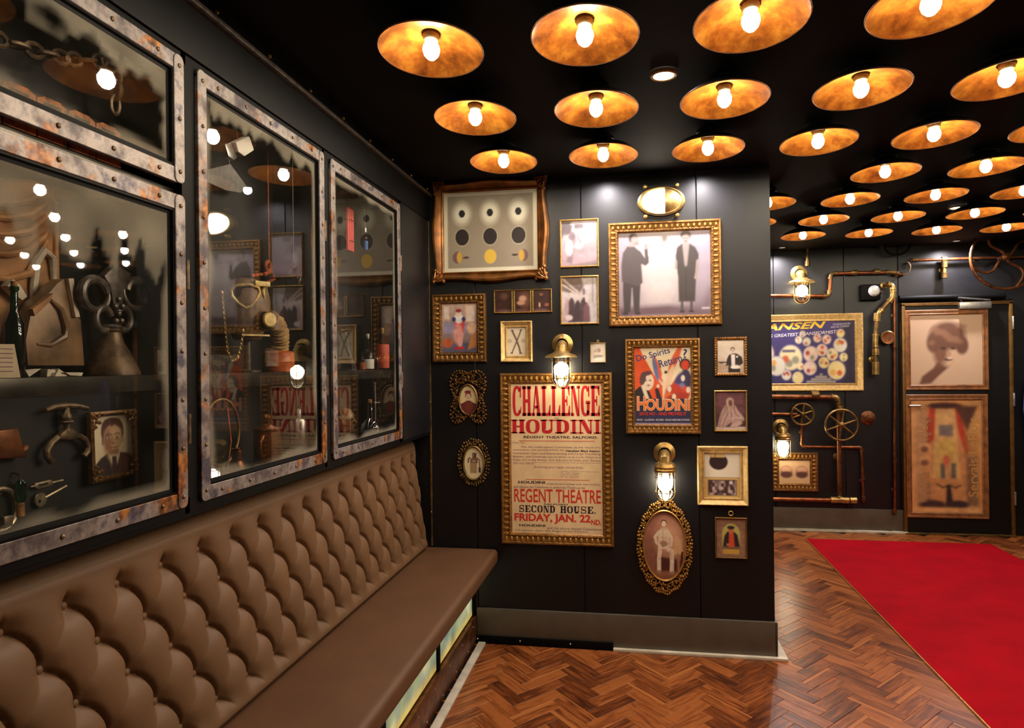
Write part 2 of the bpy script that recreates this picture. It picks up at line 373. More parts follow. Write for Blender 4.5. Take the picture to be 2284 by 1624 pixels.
# ---- lettering
def text_mesh(txt, x0, x1, z0, z1, depth, bold=0., shear=0.):
    cu = bpy.data.curves.new('lettering', 'FONT'); cu.body = txt; cu.offset = bold; cu.shear = shear; cu.resolution_u = 3
    ob = bpy.data.objects.new('lettering', cu); me = bpy.data.meshes.new_from_object(ob)
    v = np.empty(len(me.vertices)*3); me.vertices.foreach_get('co', v); v = v.reshape(-1, 3)
    mn, mx = v.min(0), v.max(0); F = [tuple(p.vertices) for p in me.polygons]
    bpy.data.objects.remove(ob); bpy.data.meshes.remove(me)
    V = [(x0+(p[0]-mn[0])/(mx[0]-mn[0])*(x1-x0), -depth, z0+(p[1]-mn[1])/(mx[1]-mn[1])*(z1-z0)) for p in v]
    return V, F
def lettering(name, mat, parent, items, depth, M=ID4):
    for it in items:
        mb = MB(); mb.M = M; mb.add(*text_mesh(*it[:5], depth, *(it[5:]))); mb.build(name, mat, parent, smooth=0)
def arcring(cx, cy, rx, ry, tx, ty, a0, a1, n=14, pw=.75):
    vs = []
    for i in range(n+1):
        a = math.radians(a0+(a1-a0)*i/n); c, q = math.cos(a), math.sin(a); f = lambda x: math.copysign(abs(x)**pw, x)
        vs += [(cx+rx*f(c), cy+ry*f(q)), (cx+(rx-tx)*f(c), cy+(ry-ty)*f(q))]
    return [[vs[2*i], vs[2*i+2], vs[2*i+3], vs[2*i+1]] for i in range(n)]
def R_(a, b, c, d): return [(a, b), (c, b), (c, d), (a, d)]
def slab(ch):
    s = .1
    if ch == 'I': return [R_(.3, 0, .7, 1), R_(.05, 0, .95, s), R_(.05, 1-s, .95, 1)]
    if ch == 'H': return [R_(.1, 0, .38, 1), R_(.62, 0, .9, 1), R_(.38, .44, .62, .56)]+[R_(a, b, a+.45, b+s) for a in (.01, .54) for b in (0, 1-s)]
    if ch == 'L': return [R_(.12, 0, .44, 1), R_(0, 0, .97, s), R_(0, 1-s, .58, 1), [(.97, 0), (.97, .36), (.86, .36), (.72, s)]]
    if ch == 'E': return [R_(.12, 0, .44, 1), R_(0, 0, .96, s), R_(0, 1-s, .94, 1), [(.96, 0), (.96, .34), (.86, .34), (.74, s)], [(.94, 1), (.94, .68), (.84, .68), (.72, 1-s)], R_(.44, .45, .64, .55), R_(.6, .34, .7, .66)]
    if ch == 'A': return [[(.1, 0), (.22, 0), (.5, .92), (.44, 1), (.38, 1)], [(.58, 0), (.92, 0), (.64, 1), (.4, 1)], R_(.28, .25, .66, .34), R_(0, 0, .36, s), R_(.5, 0, 1, s)]
    if ch == 'N': return [R_(.1, 0, .2, 1), R_(.8, 0, .9, 1), [(.1, 1), (.42, 1), (.9, 0), (.62, 0)], R_(0, 0, .34, s), R_(0, 1-s, .3, 1), R_(.64, 1-s, 1, 1)]
    if ch == 'U': return [R_(.1, .3, .4, 1), R_(.72, .3, .84, 1), R_(0, 1-s, .5, 1), R_(.58, 1-s, 1, 1)]+arcring(.47, .32, .37, .33, .2, .24, 180, 360)
    if ch == 'O': return arcring(.5, .5, .48, .51, .28, .1, 0, 360, 28)
    if ch == 'D': return [R_(.12, 0, .42, 1), R_(0, 0, .5, s), R_(0, 1-s, .5, 1)]+arcring(.42, .5, .55, .5, .3, .1, -90, 90)
    if ch == 'C': return arcring(.5, .5, .48, .51, .29, .1, 38, 322, 22)+[R_(.8, .62, .93, 1), [(.8, .22), (.96, .36), (.9, .1), (.78, .06)]]
    if ch == 'G': return arcring(.5, .5, .48, .51, .29, .1, 38, 322, 22)+[R_(.8, .64, .93, 1), R_(.66, .02, .94, .44), R_(.54, .4, 1, .5)]
    if ch == 'S': return arcring(.5, .72, .42, .29, .16, .1, 30, 270, 14)+arcring(.5, .28, .44, .29, .16, .1, -150, 90, 14)+[R_(.78, .66, .9, 1), R_(.08, 0, .2, .36), [(.14, .6), (.4, .42), (.86, .42), (.6, .6)]]
    if ch == '.': return [R_(.2, 0, .8, .2)]
    return []
def slab_text(mb, txt, x0, x1, z0, z1, depth, gap=.06):
    wd = [{'I': .55, '.': .3, ' ': .45}.get(c, 1.) for c in txt]; tot = sum(wd)+gap*(len(txt)-1); x = x0; k = (x1-x0)/tot
    for c, q in zip(txt, wd):
        for P in slab(c): mb.add([(x+p[0]*q*k, -depth, z0+p[1]*(z1-z0)) for p in P], [tuple(range(len(P)))])
        x += (q+gap)*k

# ================================================================== THE ROOM
def slabbox(name, a, b, mat, parent=None, **k): return MB().span(a, b).build(name, mat, parent, **k)
FS = 1.16                              # blocks measure a little longer along the room
floor = struct(slabbox('floor', (-1.7, -2.4/FS, -.08), (XR+.1, (YF+.1)/FS, -.0045), 'black_paint')); floor.scale = (1, FS, 1)
ceiling = struct(slabbox('ceiling', (-1.7, -2.4, ZC), (XR+.1, YF+.1, ZC+.08), 'black_ceiling'))
# herringbone blocks
CX0, CX1, CY1 = 1.505, 3.03, 6.775     # red carpet
PL, PW = .246, .0703
def plank_mesh(n, W, rnd=None):
    me = bpy.data.meshes.new(n); V = []; F = []; UV = []; RN = []
    for (cx, cy, ang, dz, rv) in W:
        c, q = math.cos(ang), math.sin(ang); o = len(V); a, b, ch = PL/2-.0004, PW/2-.0004, .0012
        for (sx, sy, z) in [(-a, -b, -.0045), (a, -b, -.0045), (a, b, -.0045), (-a, b, -.0045), (-a, -b, -ch), (a, -b, -ch), (a, b, -ch), (-a, b, -ch),
                            (-a+ch, -b+ch, 0), (a-ch, -b+ch, 0), (a-ch, b-ch, 0), (-a+ch, b-ch, 0)]:
            V.append((cx+sx*c-sy*q, cy+sx*q+sy*c, z+dz)); UV.append((sx+a, sy+b))
        for f in [(8, 9, 10, 11), (4, 5, 9, 8), (5, 6, 10, 9), (6, 7, 11, 10), (7, 4, 8, 11), (0, 1, 5, 4), (1, 2, 6, 5), (2, 3, 7, 6), (3, 0, 4, 7)]:
            F.append(tuple(i+o for i in f)); RN.append(rv)
    me.from_pydata(V, [], F); uv = me.uv_layers.new(name='UVMap')
    uv.data.foreach_set('uv', np.array([UV[l.vertex_index] for l in me.loops]).ravel())
    if rnd: me.attributes.new('rnd', 'FLOAT', 'FACE').data.foreach_set('value', RN)
    me.materials.append(MATS['parquet']); return me
blocks = []
ca = math.cos(PI/4)
for m in range(-12, 16):               # stair-stepped herringbone, turned 45 degrees to the walls
    for n in range(-40, 76):
        # lattice of L-shaped pairs: t1 = (W, W), t2 = (L, -L) in block axes
        ox = n*PW+m*PL; oy = n*PW-m*PL
        for k, (lx, ly, a) in enumerate([(ox+PL/2, oy+PW/2, 0.), (ox+PW/2, oy+PW+PL/2, PI/2)]):
            X = (lx-ly)*ca-.19+.0; Y = ((lx+ly)*ca+.1)*FS
            if -.93 < X < XR and -1.2 < Y < YF and not (X > CX0+.2 and X < CX1-.2 and Y < CY1-.2) and not (X < .6 and Y > YG+.2):
                v = Vector((X, Y, -CAMZ)); zc = v.dot(_f)
                vis = zc > .3 and -60 < 1142+FPX*v.dot(_r)/zc < 2340 and 812-FPX*v.dot(_u)/zc < 1690
                blocks.append((vis, zc, X, Y, a+PI/4))
blocks.sort(key=lambda b: (not b[0], b[1]))
pm = plank_mesh('plank', [(0, 0, 0, 0, 0)])
for b in blocks[:300]:
    o = bpy.data.objects.new('plank', pm); COL.objects.link(o); o.parent = floor
    o.location = (b[2], b[3]/FS, random.uniform(-.0004, .0003)); o.rotation_euler = (0, 0, b[4]+PI*random.randint(0, 1))
rest = [(b[2], b[3]/FS, b[4]+PI*random.randint(0, 1), random.uniform(-.0004, .0003), random.random()) for b in blocks[300:]]
o = bpy.data.objects.new('parquet_field', plank_mesh('parquet_field', rest, True)); COL.objects.link(o); o.parent = floor; o['kind'] = 'stuff'

# gallery wall and its panels
wg = struct(slabbox('wall_gallery', (XG0, YG+.012, 0), (XG1-.004, YG+.2, ZC), 'black_paint'))
seams = [XG0, -1.2]+[GY(p, 900, YG).x for p in (1062, 1300, 1558)]+[XG1]
for a, b in zip(seams[:-1], seams[1:]):
    slabbox('panel', (a+.0022, YG, .004), (b-.0022, YG+.012, ZC-.001), 'black_wall', wg, bevel=.002, seg=1)
slabbox('panel', (XG1-.004, YG+.001, .004), (XG1+.004, YG+.2, ZC-.001), 'black_wall', wg)
slabbox('corner_strip', (-1.204, YG-.012, .55), (-1.194, YG, 2.5), 'brass_old', wg, bevel=.002)
for z in (.75, 1.05, 1.4, 1.9, 2.3): MB().ball((-1.199, YG-.012, z), .005, 8, 5).build('strip_screw', 'brass', wg)
# baseboard of the gallery wall
bb = struct(MB().span((-.93, YG-.02, 0), (XG1+.012, YG, .2)).span((XG1, YG-.02, 0), (XG1+.016, YG+.21, .2)).build('baseboard_gallery', 'baseboard_grey', bevel=.004))
xk = GY(1368, 1447, YG-.03).x
kp = slabbox('kick_plate', (-.93, YG-.034, 0), (xk, YG-.02, .045), 'black_steel', bb, bevel=.003)
for px in (1065, 1160, 1272): MB().ball((GY(px, 1435, YG-.036).x, YG-.034, .026), .006, 10, 6).build('rivet', 'silver', kp)
yt = GZ(1754, 1475, 0).y-.012
t2 = struct(MB().span((xk, yt, 0), (.79, YG-.018, .016)).span((XG1+.01, YG-.02, 0), (.79, YG+.25, .016)).build('trim_2', 'white_trim', bevel=.003))
# left wall below and behind the cabinets
struct(MB().span((-1.66, -1.5, 0), (-1.345, YG, 1.2)).span((-1.66, -1.5, 1.2), (XB-.02, YG, ZC)).build('wall_left', 'black_paint'))
lp = struct(slabbox('wall_end_panel', (XB, 3.53, 1.225), (XC, YG, ZC-.2), 'black_wall', bevel=.004))
fa = struct(slabbox('trim_3', (XB, -.6, 2.47), (XC+.006, YG, ZC), 'black_steel', bevel=.004))
slabbox('flange', (XC+.004, -.6, 2.607), (XC+.03, YG, 2.622), 'iron_dark', fa, bevel=.003)
for k in range(11): MB().ball((XC+.01, .9+.3*k+.07, 2.648), .007, 10, 6).build('rivet', 'brass_thin', fa)
# far wall with panels
wf = struct(slabbox('wall_far', (.2, YF+.012, 0), (XR+.1, YF+.14, ZC), 'black_paint'))
fs = [.2]+[GY(p, 650, YF).x for p in (1725, 1882, 2003)]+[2.44]
for a, b in zip(fs[:-1], fs[1:]): slabbox('panel', (a+.003, YF, .004), (b-.003, YF+.012, ZC-.001), 'black_wall', wf, bevel=.002, seg=1)
slabbox('panel', (2.443, YF, 2.17), (XR, YF+.012, ZC-.001), 'black_wall', wf)
slabbox('panel', (3.41, YF, .004), (XR, YF+.012, 2.17), 'black_wall', wf)
ymf = GZ(1722, 1184, 0).y
b2 = struct(slabbox('baseboard_far', (.2, YF-.02, 0), (GY(2013, 1150, YF).x, YF, .215), 'baseboard_grey', bevel=.004))
struct(MB().span((.2, YF-.07, 0), (2.48, YF-.018, .018)).build('trim_4', 'white_trim', bevel=.003))
struct(slabbox('wall_right', (XR, -2.4, 0), (XR+.1, YF, ZC), 'black_paint'))
struct(slabbox('wall_back', (-1.7, -2.4, 0), (XR, -2.3, ZC), 'black_paint'))

# ------------------------------------------------------------------ pendant dish lamps (regular grid)
def make_pendant():
    t = thing('pendant_lamp', 'shallow copper-gold dish lamp with bare glowing bulb under black ceiling', 'lamp', (0, 0, 0), 0, 'copper dish lamps in rows on the ceiling')
    pr = [(.03, .056), (.06, .053), (.095, .043), (.13, .026), (.162, 0)]
    sh = MB().lathe([(r+.0015, z+.003) for r, z in pr]+[(.164, -.001), (.162, 0)], 40).build('shade', 'shade_black', t)
    MB().lathe([(.0285, .056)]+pr, 40).build('gold_lining', 'gold_leaf', sh)
    MB().ring((0, 0, 0), .163, .0022, 40, 6).build('rim', 'copper_old', sh)
    MB().lathe([(.0001, .084), (.055, .084), (.055, .074), (.03, .06), (.03, .052)], 20).build('ceiling_mount', 'shade_black', t)
    MB().lathe([(.026, .058), (.026, .042), (.022, .034), (.018, .032)], 20).build('socket', 'brass_old', t)
    MB().lathe([(.0001, -.026), (.012, -.023), (.022, -.012), (.0265, .003), (.025, .015), (.019, .026), (.016, .036)], 20).build('bulb', 'bulb_glow', t)
    return t
def lamp_label(i, j):
    near = {(1, 3): 'over the chart of black discs', (2, 3): 'over the pair of stacked small photographs', (3, 3): 'over the oval bulkhead lamp', (5, 7): 'before the hooded lantern of the pipe wall', (6, 7): 'before the sagging black hose', (7, 7): 'before the thin ceiling pipe', (8, 7): 'before the large curved-spoke wheel', (4, 7): 'hidden last before the pipe wall'}
    if (i, j) in near: return 'copper-gold dish lamp with bare bulb hanging '+near[(i, j)]
    if i == 1: return 'copper-gold dish lamp with bare bulb in the row alongside the cabinets'
    if i >= 6: return 'copper-gold dish lamp with bare bulb in the rows above the red carpet'
    return 'copper-gold dish lamp with bare bulb in the rows between cabinets and carpet'
pend = make_pendant(); first = True
ZB = CAMZ+1.0-.003
for j in range(0, 8):
    for i in range(1, 10):
        if j >= 4 and (i <= 3 or (i, j) == (4, 4)): continue
        o = pend if first else copy_tree(pend); first = False
        o.location = (-1.11076+.484755*i, 1.5327+.62186*j, ZB); o.scale = (1, 1.25, 1); o['label'] = lamp_label(i, j)
# ------------------------------------------------------------------ recessed downlights
def downlight(p, lab, glow, energy, r=.05):
    t = thing('downlight', lab, 'downlight', (p.x, p.y, ZC))
    k = 1. if glow else .25
    MB().lathe([(r, -.001), (r, -.012*k), (r-.004, -.016*k), (r-.012, -.014*k), (r-.014, -.001)], 32).build('trim_ring', 'cream_gold' if glow else 'black_steel', t)
    MB().lathe([(.0001, -.002), (r-.013, -.002), (r-.013, -.003), (.0001, -.0035)], 28).build('lens', 'downlight_glow' if glow else 'downlight_dim', t)
    light('downlight_lamp', 'SPOT', (0, 0, -.02), energy, (1, .92, .96), t, spot_size=math.radians(160), spot_blend=.8, shadow_soft_size=.025)
downlight(GZ(1480, 162, ZC), 'round recessed downlight glowing between the dish lamps before the gallery wall', True, 6)
downlight(GZ(2133, 460, ZC), 'round recessed downlight glowing among the dish lamps near the pipe wall', True, 6)
downlight(Vector((GY(1352, 400, YG).x, YG-.175, ZC)), 'recessed downlight close to the gallery wall above the pair of stacked small photographs', False, DOWN, .04)
downlight(Vector((GY(1567, 400, YG).x, YG-.175, ZC)), 'recessed downlight close to the gallery wall above the oval bulkhead lamp', False, DOWN, .04)
downlight(Vector((GY(1735, 560, YF).x, YF-.2, ZC)), 'recessed downlight close to the pipe wall above the hooded wall lantern', False, DOWN*2.2, .04)
downlight(Vector((GY(2112, 560, YF).x, YF-.2, ZC)), 'recessed downlight close to the pipe wall above the short hanging pipe stub', False, DOWN*2.2, .04)

# ------------------------------------------------------------------ bench
bench = thing('upholstered_bench', 'long taupe leather bench with button-tufted backrest under the display cabinets', 'bench', (0, 0, 0))
Y0b, Y1b, Z0b, Z1b = .35, 3.985, .548, 1.192
def tuft():
    ny, nz = 960, 168
    ys = np.linspace(Y0b, Y1b, ny); zs = np.linspace(Z0b, Z1b, nz); Y, Z = np.meshgrid(ys, zs)
    q = (Z-1.073)/.2205; p = (Y-1.407)/.1655
    a, b = p+q, p-q
    a = a-.13*np.abs(np.sin(PI*b))
    sa, sb = np.abs(np.sin(PI*a)), np.abs(np.sin(PI*b))
    # nearest button
    d2 = np.full(Y.shape, 9.)
    for r in range(5):
        zb = 1.073-.11025*r; off = 0. if r % 2 == 0 else .5
        k = np.round((Y-1.407)/.1655-off)+off; d2 = np.minimum(d2, (Y-(1.407+.1655*k))**2+(Z-zb)**2)
    bl = np.clip(np.maximum((Z-1.073)/.05, (.632-Z)/.05), 0, 1); bl = bl*bl*(3-2*bl)
    da = np.abs(a-np.round(a)); st = sa**.5*(.6+.4*sb**.5)*(1-bl)+bl
    h = .016*(1-np.exp(-d2/.028**2))+.021*st-.010*np.exp(-(da/.045)**2)*(1-bl)*(1-np.exp(-d2/.016**2))
    e = np.minimum(np.minimum((Z1b-Z)/.06, (Y1b-Y)/.05), (Z-Z0b)/.03); e = np.clip(e, 0, 1); e = np.sqrt(1-(1-e)**2)
    X = -1.232-.127*(Z-.55)+h*e-.045*(1-e)
    V = np.stack([X, Y, Z], -1); V0 = V[:, :1].copy(); V1 = V[:, -1:].copy(); V0[..., 0] = -1.345; V1[..., 0] = -1.345
    V = np.concatenate([V0, V, V1], 1); B = V[:1].copy(); T = V[-1:].copy(); B[..., 0] = -1.345; T[..., 0] = -1.345; V = np.concatenate([B, V, T], 0)
    m, n = V.shape[:2]; idx = np.arange(m*n).reshape(m, n); F = np.stack([idx[:-1, :-1], idx[:-1, 1:], idx[1:, 1:], idx[1:, :-1]], -1).reshape(-1, 4)
    mb = MB(); mb.v = [tuple(x) for x in V.reshape(-1, 3)]; mb.f = [tuple(x) for x in F.tolist()]
    return mb.build('backrest', 'leather', bench, smooth=70)
back = tuft()
btn = None
for r in range(5):
    zb = 1.073-.11025*r; off = 0. if r % 2 == 0 else .5
    for k in range(-8, 17):
        yb = 1.407+.1655*(k+off)
        if yb < Y0b+.05 or yb > Y1b-.04: continue
        if btn is None: btn = MB().ball((0, 0, 0), (.006, .011, .011), 12, 6).build('button', 'leather', back); o = btn
        else: o = btn.copy(); COL.objects.link(o); o.parent = back
        o.location = (-1.232-.127*(zb-.55)+.005, yb, zb)
MB().span((-1.262, Y0b, .462), (-.8, YG-.008, .548)).build('seat_cushion', 'leather_seat', bench, bevel=.03, seg=5)
slabbox('seat_board', (-1.3, Y0b, .432), (-.86, YG-.008, .462), 'black_steel', bench)
ym = GX(975, 1471, -.955).y; pl = YG-.012-ym
def glow(Ya, Yb, seed):
    c = Cv(Yb-Ya, .3, 90)
    c.fill((150, 166, 120)).mix(vnoise(c.U.shape, (7, 3), seed)**2, (232, 226, 176)).mix(.9*vnoise(c.U.shape, (5, 2), seed+1)**2, (70, 104, 96))
    c.mix(.8*vnoise(c.U.shape, (9, 2), seed+2)**3, (60, 90, 130)).mix(np.clip(1-c.V*6, 0, 1)*.8, (210, 176, 70)).mottle(.25, 10, seed)
    o = sheet('glow_panel', c, bench, 0, 'glow_panel'); o.location = (-.955, (Ya+Yb)/2, .31); o.rotation_euler = (0, 0, PI/2)
yy = YG-.012; sd = 3
while yy > .4:
    glow(max(yy-pl+.016, .36), yy-.016, sd); sd += 5
    slabbox('mullion', (-.965, yy-pl-.016, .15), (-.943, yy-pl+.016, .45), 'black_steel', bench); yy -= pl
slabbox('mullion', (-.965, YG-.03, .15), (-.943, YG-.004, .45), 'black_steel', bench)
slabbox('light_box', (-1.25, Y0b, .05), (-.968, YG-.004, .45), 'dark_cabinet', bench)
rl = slabbox('kick_rail', (-.962, Y0b, 0), (-.932, YG-.004, .152), 'copper_old', bench, bevel=.003)
for k in range(14):
    for z in (.118, .03):
        MB().ball((-.932, 3.93-.26*k-(.13 if z < .05 else 0), z), .006, 8, 5).build('rivet', 'silver', rl)
struct(slabbox('trim_1', (-.916, Y0b, 0), (-.874, YG-.036, .012), 'white_trim', bevel=.003))
# ------------------------------------------------------------------ red carpet
cp = tag(slabbox('carpet', (CX0, -1.4, .0005), (CX1, CY1, .008), 'red_carpet', bevel=.002), 'plain bright red carpet runner laid over the herringbone floor', 'carpet')
slabbox('edge_strip', (CX0-.006, -1.4, .0005), (CX0, CY1, .009), 'brass_thin', cp)

# ================================================================== PICTURES
def wall_box(x0, y0, x1, y1, Y, dep=.03):
    a = GY(x0, (y0+y1)/2, Y-dep); b = GY(x1, (y0+y1)/2, Y-dep); c = GY((x0+x1)/2, y0, Y-dep); d = GY((x0+x1)/2, y1, Y-dep)
    return (a.x+b.x)/2, (c.z+d.z)/2, b.x-a.x, c.z-d.z
def rect_loop(w, h, n=14, wave=None):
    P = []
    for (ax, ay), (bx, by), (ox, oy) in [((-1, -1), (1, -1), (0, -1)), ((1, -1), (1, 1), (1, 0)), ((1, 1), (-1, 1), (0, 1)), ((-1, 1), (-1, -1), (-1, 0))]:
        for k in range(n):
            t = k/n; q = wave(t) if wave else 0
            P.append(((ax+(bx-ax)*t)*w/2+ox*q, (ay+(by-ay)*t)*h/2+oy*q))
    return P
def ell_loop(rx, ry, n=48, f=None): return [((rx+(f(2*PI*k/n) if f else 0))*math.cos(2*PI*k/n), (ry+(f(2*PI*k/n) if f else 0))*math.sin(2*PI*k/n)) for k in range(n)]
def beads(mb, w, h, inset, depth, step, r):
    W, H = w-2*inset, h-2*inset
    for s in (-1, 1):
        k = max(2, round(W/step))
        for i in range(k+1): mb.ball((-W/2+W*i/k, -depth, s*H/2), (r[1], r[2], r[0]), 8, 5)
        k = max(2, round(H/step))
        for i in range(1, k): mb.ball((s*W/2, -depth, -H/2+H*i/k), (r[0], r[2], r[1]), 8, 5)
def eggs(t, w, h, bw):                  # egg ornaments round the moulding, one by one
    W, H = w-bw*.92, h-bw*.92; st = bw*.5; me = None
    P = [(-W/2+W*i/max(2, round(W/st)), q*H/2, 0) for q in (-1, 1) for i in range(max(2, round(W/st))+1)]+[(q*W/2, -H/2+H*i/max(2, round(H/st)), 1) for q in (-1, 1) for i in range(1, max(2, round(H/st)))]
    for x, z, v in P:
        if me is None: o = MB().ball((0, 0, 0), (bw*.145, .006, bw*.26), 8, 5).build('egg_ornament', 'gold_bright', t); me = o.data
        else: o = bpy.data.objects.new('egg_ornament', me); COL.objects.link(o); o.parent = t
        o.location = (x, -.022, z); o.rotation_euler = (0, PI/2 if v else 0, 0)
def picture(name, label, cat, box, style, paint, Y=YG, n=80, bw=None, group=None, pane=False, mat=None, loc=None, rotz=0., size=None, soft=1):
    if loc is None:
        cx, cz, w, h = wall_box(*box, Y); loc = (cx, Y, cz)
    else: w, h = size
    t = thing(name, label, cat, loc, rotz, group); d0 = .0015
    if style == 'egg':
        bw = bw or .045
        MB().frame(w, h, bw, [(0, d0), (0, .022), (.06, .03), (.2, .032), (.26, .024), (.66, .016), (.72, .02), (.86, .02), (.9, .012), (1, .006)]).build('frame', mat or 'gold', t)
        eggs(t, w, h, bw)
        m = MB(); beads(m, w, h, bw*.8, .02, bw*.3, (bw*.07, bw*.09, .004)); m.build('bead_moulding', 'gold', t)
        pd = .008
    elif style == 'thin':
        bw = bw or .009; MB().frame(w, h, bw, [(0, d0), (0, .014), (.5, .018), (1, .012), (1, .006)]).build('frame', mat or 'brass_thin', t); pd = .008
    elif style == 'cove':
        bw = bw or .03; MB().frame(w, h, bw, [(0, d0), (0, .028), (.12, .032), (.25, .028), (.7, .014), (.8, .018), (.92, .018), (1, .008)]).build('frame', mat or 'cream_gold', t); pd = .008
    elif style == 'beadrim':
        bw = bw or .016; MB().frame(w, h, bw, [(0, d0), (0, .012), (.6, .014), (1, .008)]).build('frame', mat or 'gold', t)
        m = MB(); beads(m, w, h, .004, .012, .0135, (.006, .0068, .006)); m.build('bead_moulding', 'gold', t); pd = .008
    elif style == 'flat':
        bw = bw or .04; MB().frame(w, h, bw, [(0, d0), (0, .016), (.08, .02), (.3, .02), (.36, .016), (.7, .016), (.78, .02), (1, .012)]).build('frame', mat or 'wood_frame', t); pd = .01
    iw, ih = w-2*bw, h-2*bw
    if paint:
        c = Cv(iw+.004, ih+.004, n); paint(c); c.blur(soft); sheet('print', c, t, pd-.003)
    MB().span((-w/2+.004, -pd+.0045, -h/2+.004), (w/2-.004, -.0006, h/2-.004)).build('backing_board', 'black_paint', t)
    if pane: MB().span((-iw/2-.001, -pd-.0022, -ih/2-.001), (iw/2+.001, -pd-.0006, ih/2+.001)).build('glass_pane', 'glazing', t)
    return t, iw, ih, pd
def face(c, x, y, r, skin, hair, k=1.):
    ry = r/c.a*1.3; c.ell(x, y+ry*.28, r*1.12, ry*.95, hair, .2); c.ell(x, y-ry*.05, r*.88, ry*.86, skin, .2)
    dk = [v*.5 for v in skin]
    for q in (-.36, .36): c.ell(x+q*r, y+ry*.08, r*.17, ry*.07, dk, .5, al=k)
    c.ell(x, y-ry*.48, r*.28, ry*.07, dk, .5, al=k); c.ell(x+r*.05, y-ry*.18, r*.1, ry*.15, [v*.8 for v in skin], .6, al=k)
# ---- painters (generic images in the tones of the originals)
def p_eclipse(c):
    c.fill((222, 214, 190)).rect(.045, .05, .955, .95, (150, 138, 120)).rect(.05, .055, .95, .945, (152, 140, 122)).mottle(.06, 5, 3)
    for i, x in enumerate((.2, .5, .8)):
        c.ell(x, .73, .085, .13, (226, 220, 196), .9); c.ell(x, .73, .07, .1, (232, 228, 210), .7); c.ell(x, .73, .033, .048, (24, 18, 20), .12)
        c.ell(x, .435, .08, .112, (196, 186, 160), .12); c.ell(x, .435, .074, .104, (34, 24, 26), .06)
    c.ell(.5, .185, .064, .09, (222, 184, 70), .08).ell(.15, .185, .056, .075, (116, 88, 86), .1).ell(.17, .185, .03, .07, (200, 160, 66), .2)
    c.ell(.85, .185, .05, .075, (116, 88, 86), .1).ell(.83, .185, .03, .07, (200, 160, 66), .2)
    c.ell(.24, .18, .035, .014, (60, 44, 50), .3).ell(.76, .195, .035, .014, (60, 44, 50), .3)
def p_pierrot(c):
    c.gradv((92, 80, 96), (196, 170, 160)).rect(.04, .66, .22, .97, (206, 176, 150)).rect(.06, .7, .2, .94, (226, 214, 208)).rect(.66, .6, .94, .98, (214, 178, 140)).rect(.7, .64, .92, .95, (222, 206, 198))
    c.rect(.04, .4, .96, .62, (150, 140, 170), .05).rect(.02, .02, .98, .2, (84, 84, 112), .05).ell(.16, .2, .15, .1, (186, 92, 50), .4).poly([(.72, .05), (.98, .12), (.96, .42), (.86, .4)], (186, 120, 66), .03).ell(.84, .5, .13, .12, (214, 176, 140), .5)
    c.poly([(.38, .4), (.62, .4), (.66, .66), (.34, .66)], (200, 70, 66), .03).poly([(.36, .34), (.48, .12), (.56, .12), (.62, .4)], (222, 170, 160), .03).ell(.46, .38, .13, .2, (214, 150, 140), .5)
    c.ell(.48, .7, .13, .1, (232, 226, 224), .3).ell(.34, .68, .06, .05, (40, 50, 110), .3).ell(.62, .68, .06, .05, (40, 50, 110), .3).ell(.48, .8, .075, .075, (226, 200, 186), .3).ell(.48, .855, .085, .04, (150, 44, 50), .3)
    c.ell(.44, .09, .09, .03, (200, 24, 30), .3).ell(.56, .1, .06, .03, (200, 24, 30), .3).mottle(.25, 10, 5)
def p_skate(c):
    c.gradv((122, 104, 106), (182, 172, 174)).poly([(0, 0), (1, .12), (1, .36), (.5, .26), (0, .45)], (164, 140, 146), .08)
    c.poly([(0, .6), (.3, .98), (0, 1)], (86, 76, 78), .06).poly([(.05, .98), (.32, .9), (.28, .72), (.1, .68)], (92, 80, 82), .05).rect(.36, .82, .62, .93, (96, 84, 84), .03)
    c.line([(.44, .82), (.46, .62), (.58, .46)], .02, (110, 96, 96)).ell(.3, .66, .1, .11, (110, 96, 98), .4).poly([(.14, .1), (.26, .5), (.42, .62), (.34, .36), (.3, .05)], (128, 112, 116), .06).ell(.22, .4, .1, .16, (208, 196, 200), .6)
    c.ell(.48, .44, .13, .07, (176, 160, 166), .5).mottle(.2, 9, 8)
def p_crowd(c):
    c.fill((184, 176, 176)).poly([(0, 1), (0, .7), (.5, .62), (.62, .8), (.55, 1)], (110, 92, 86), .05).line([(.02, .98), (.5, .64)], .06, (176, 160, 150)).line([(.0, .86), (.45, .62)], .03, (206, 190, 180))
    c.rect(.86, .45, .875, 1, (90, 76, 80)).poly([(.02, .02), (.3, .02), (.34, .5), (.1, .55)], (168, 140, 146), .08)
    for x, y, r, cl in [(.28, .42, .1, (64, 46, 50)), (.45, .36, .12, (58, 42, 48)), (.62, .42, .11, (72, 50, 56)), (.7, .3, .1, (104, 72, 80))]:
        c.poly([(x-r, .02), (x+r, .02), (x+r*.8, y+.05), (x, y+.16), (x-r*.8, y+.05)], cl, .04).ell(x, y+.2, r*.42, .055, (206, 178, 170), .3)
    c.ell(.62, .68, .045, .08, (120, 96, 98), .4).ell(.2, .12, .1, .06, (206, 188, 188), .4).mottle(.25, 10, 12)
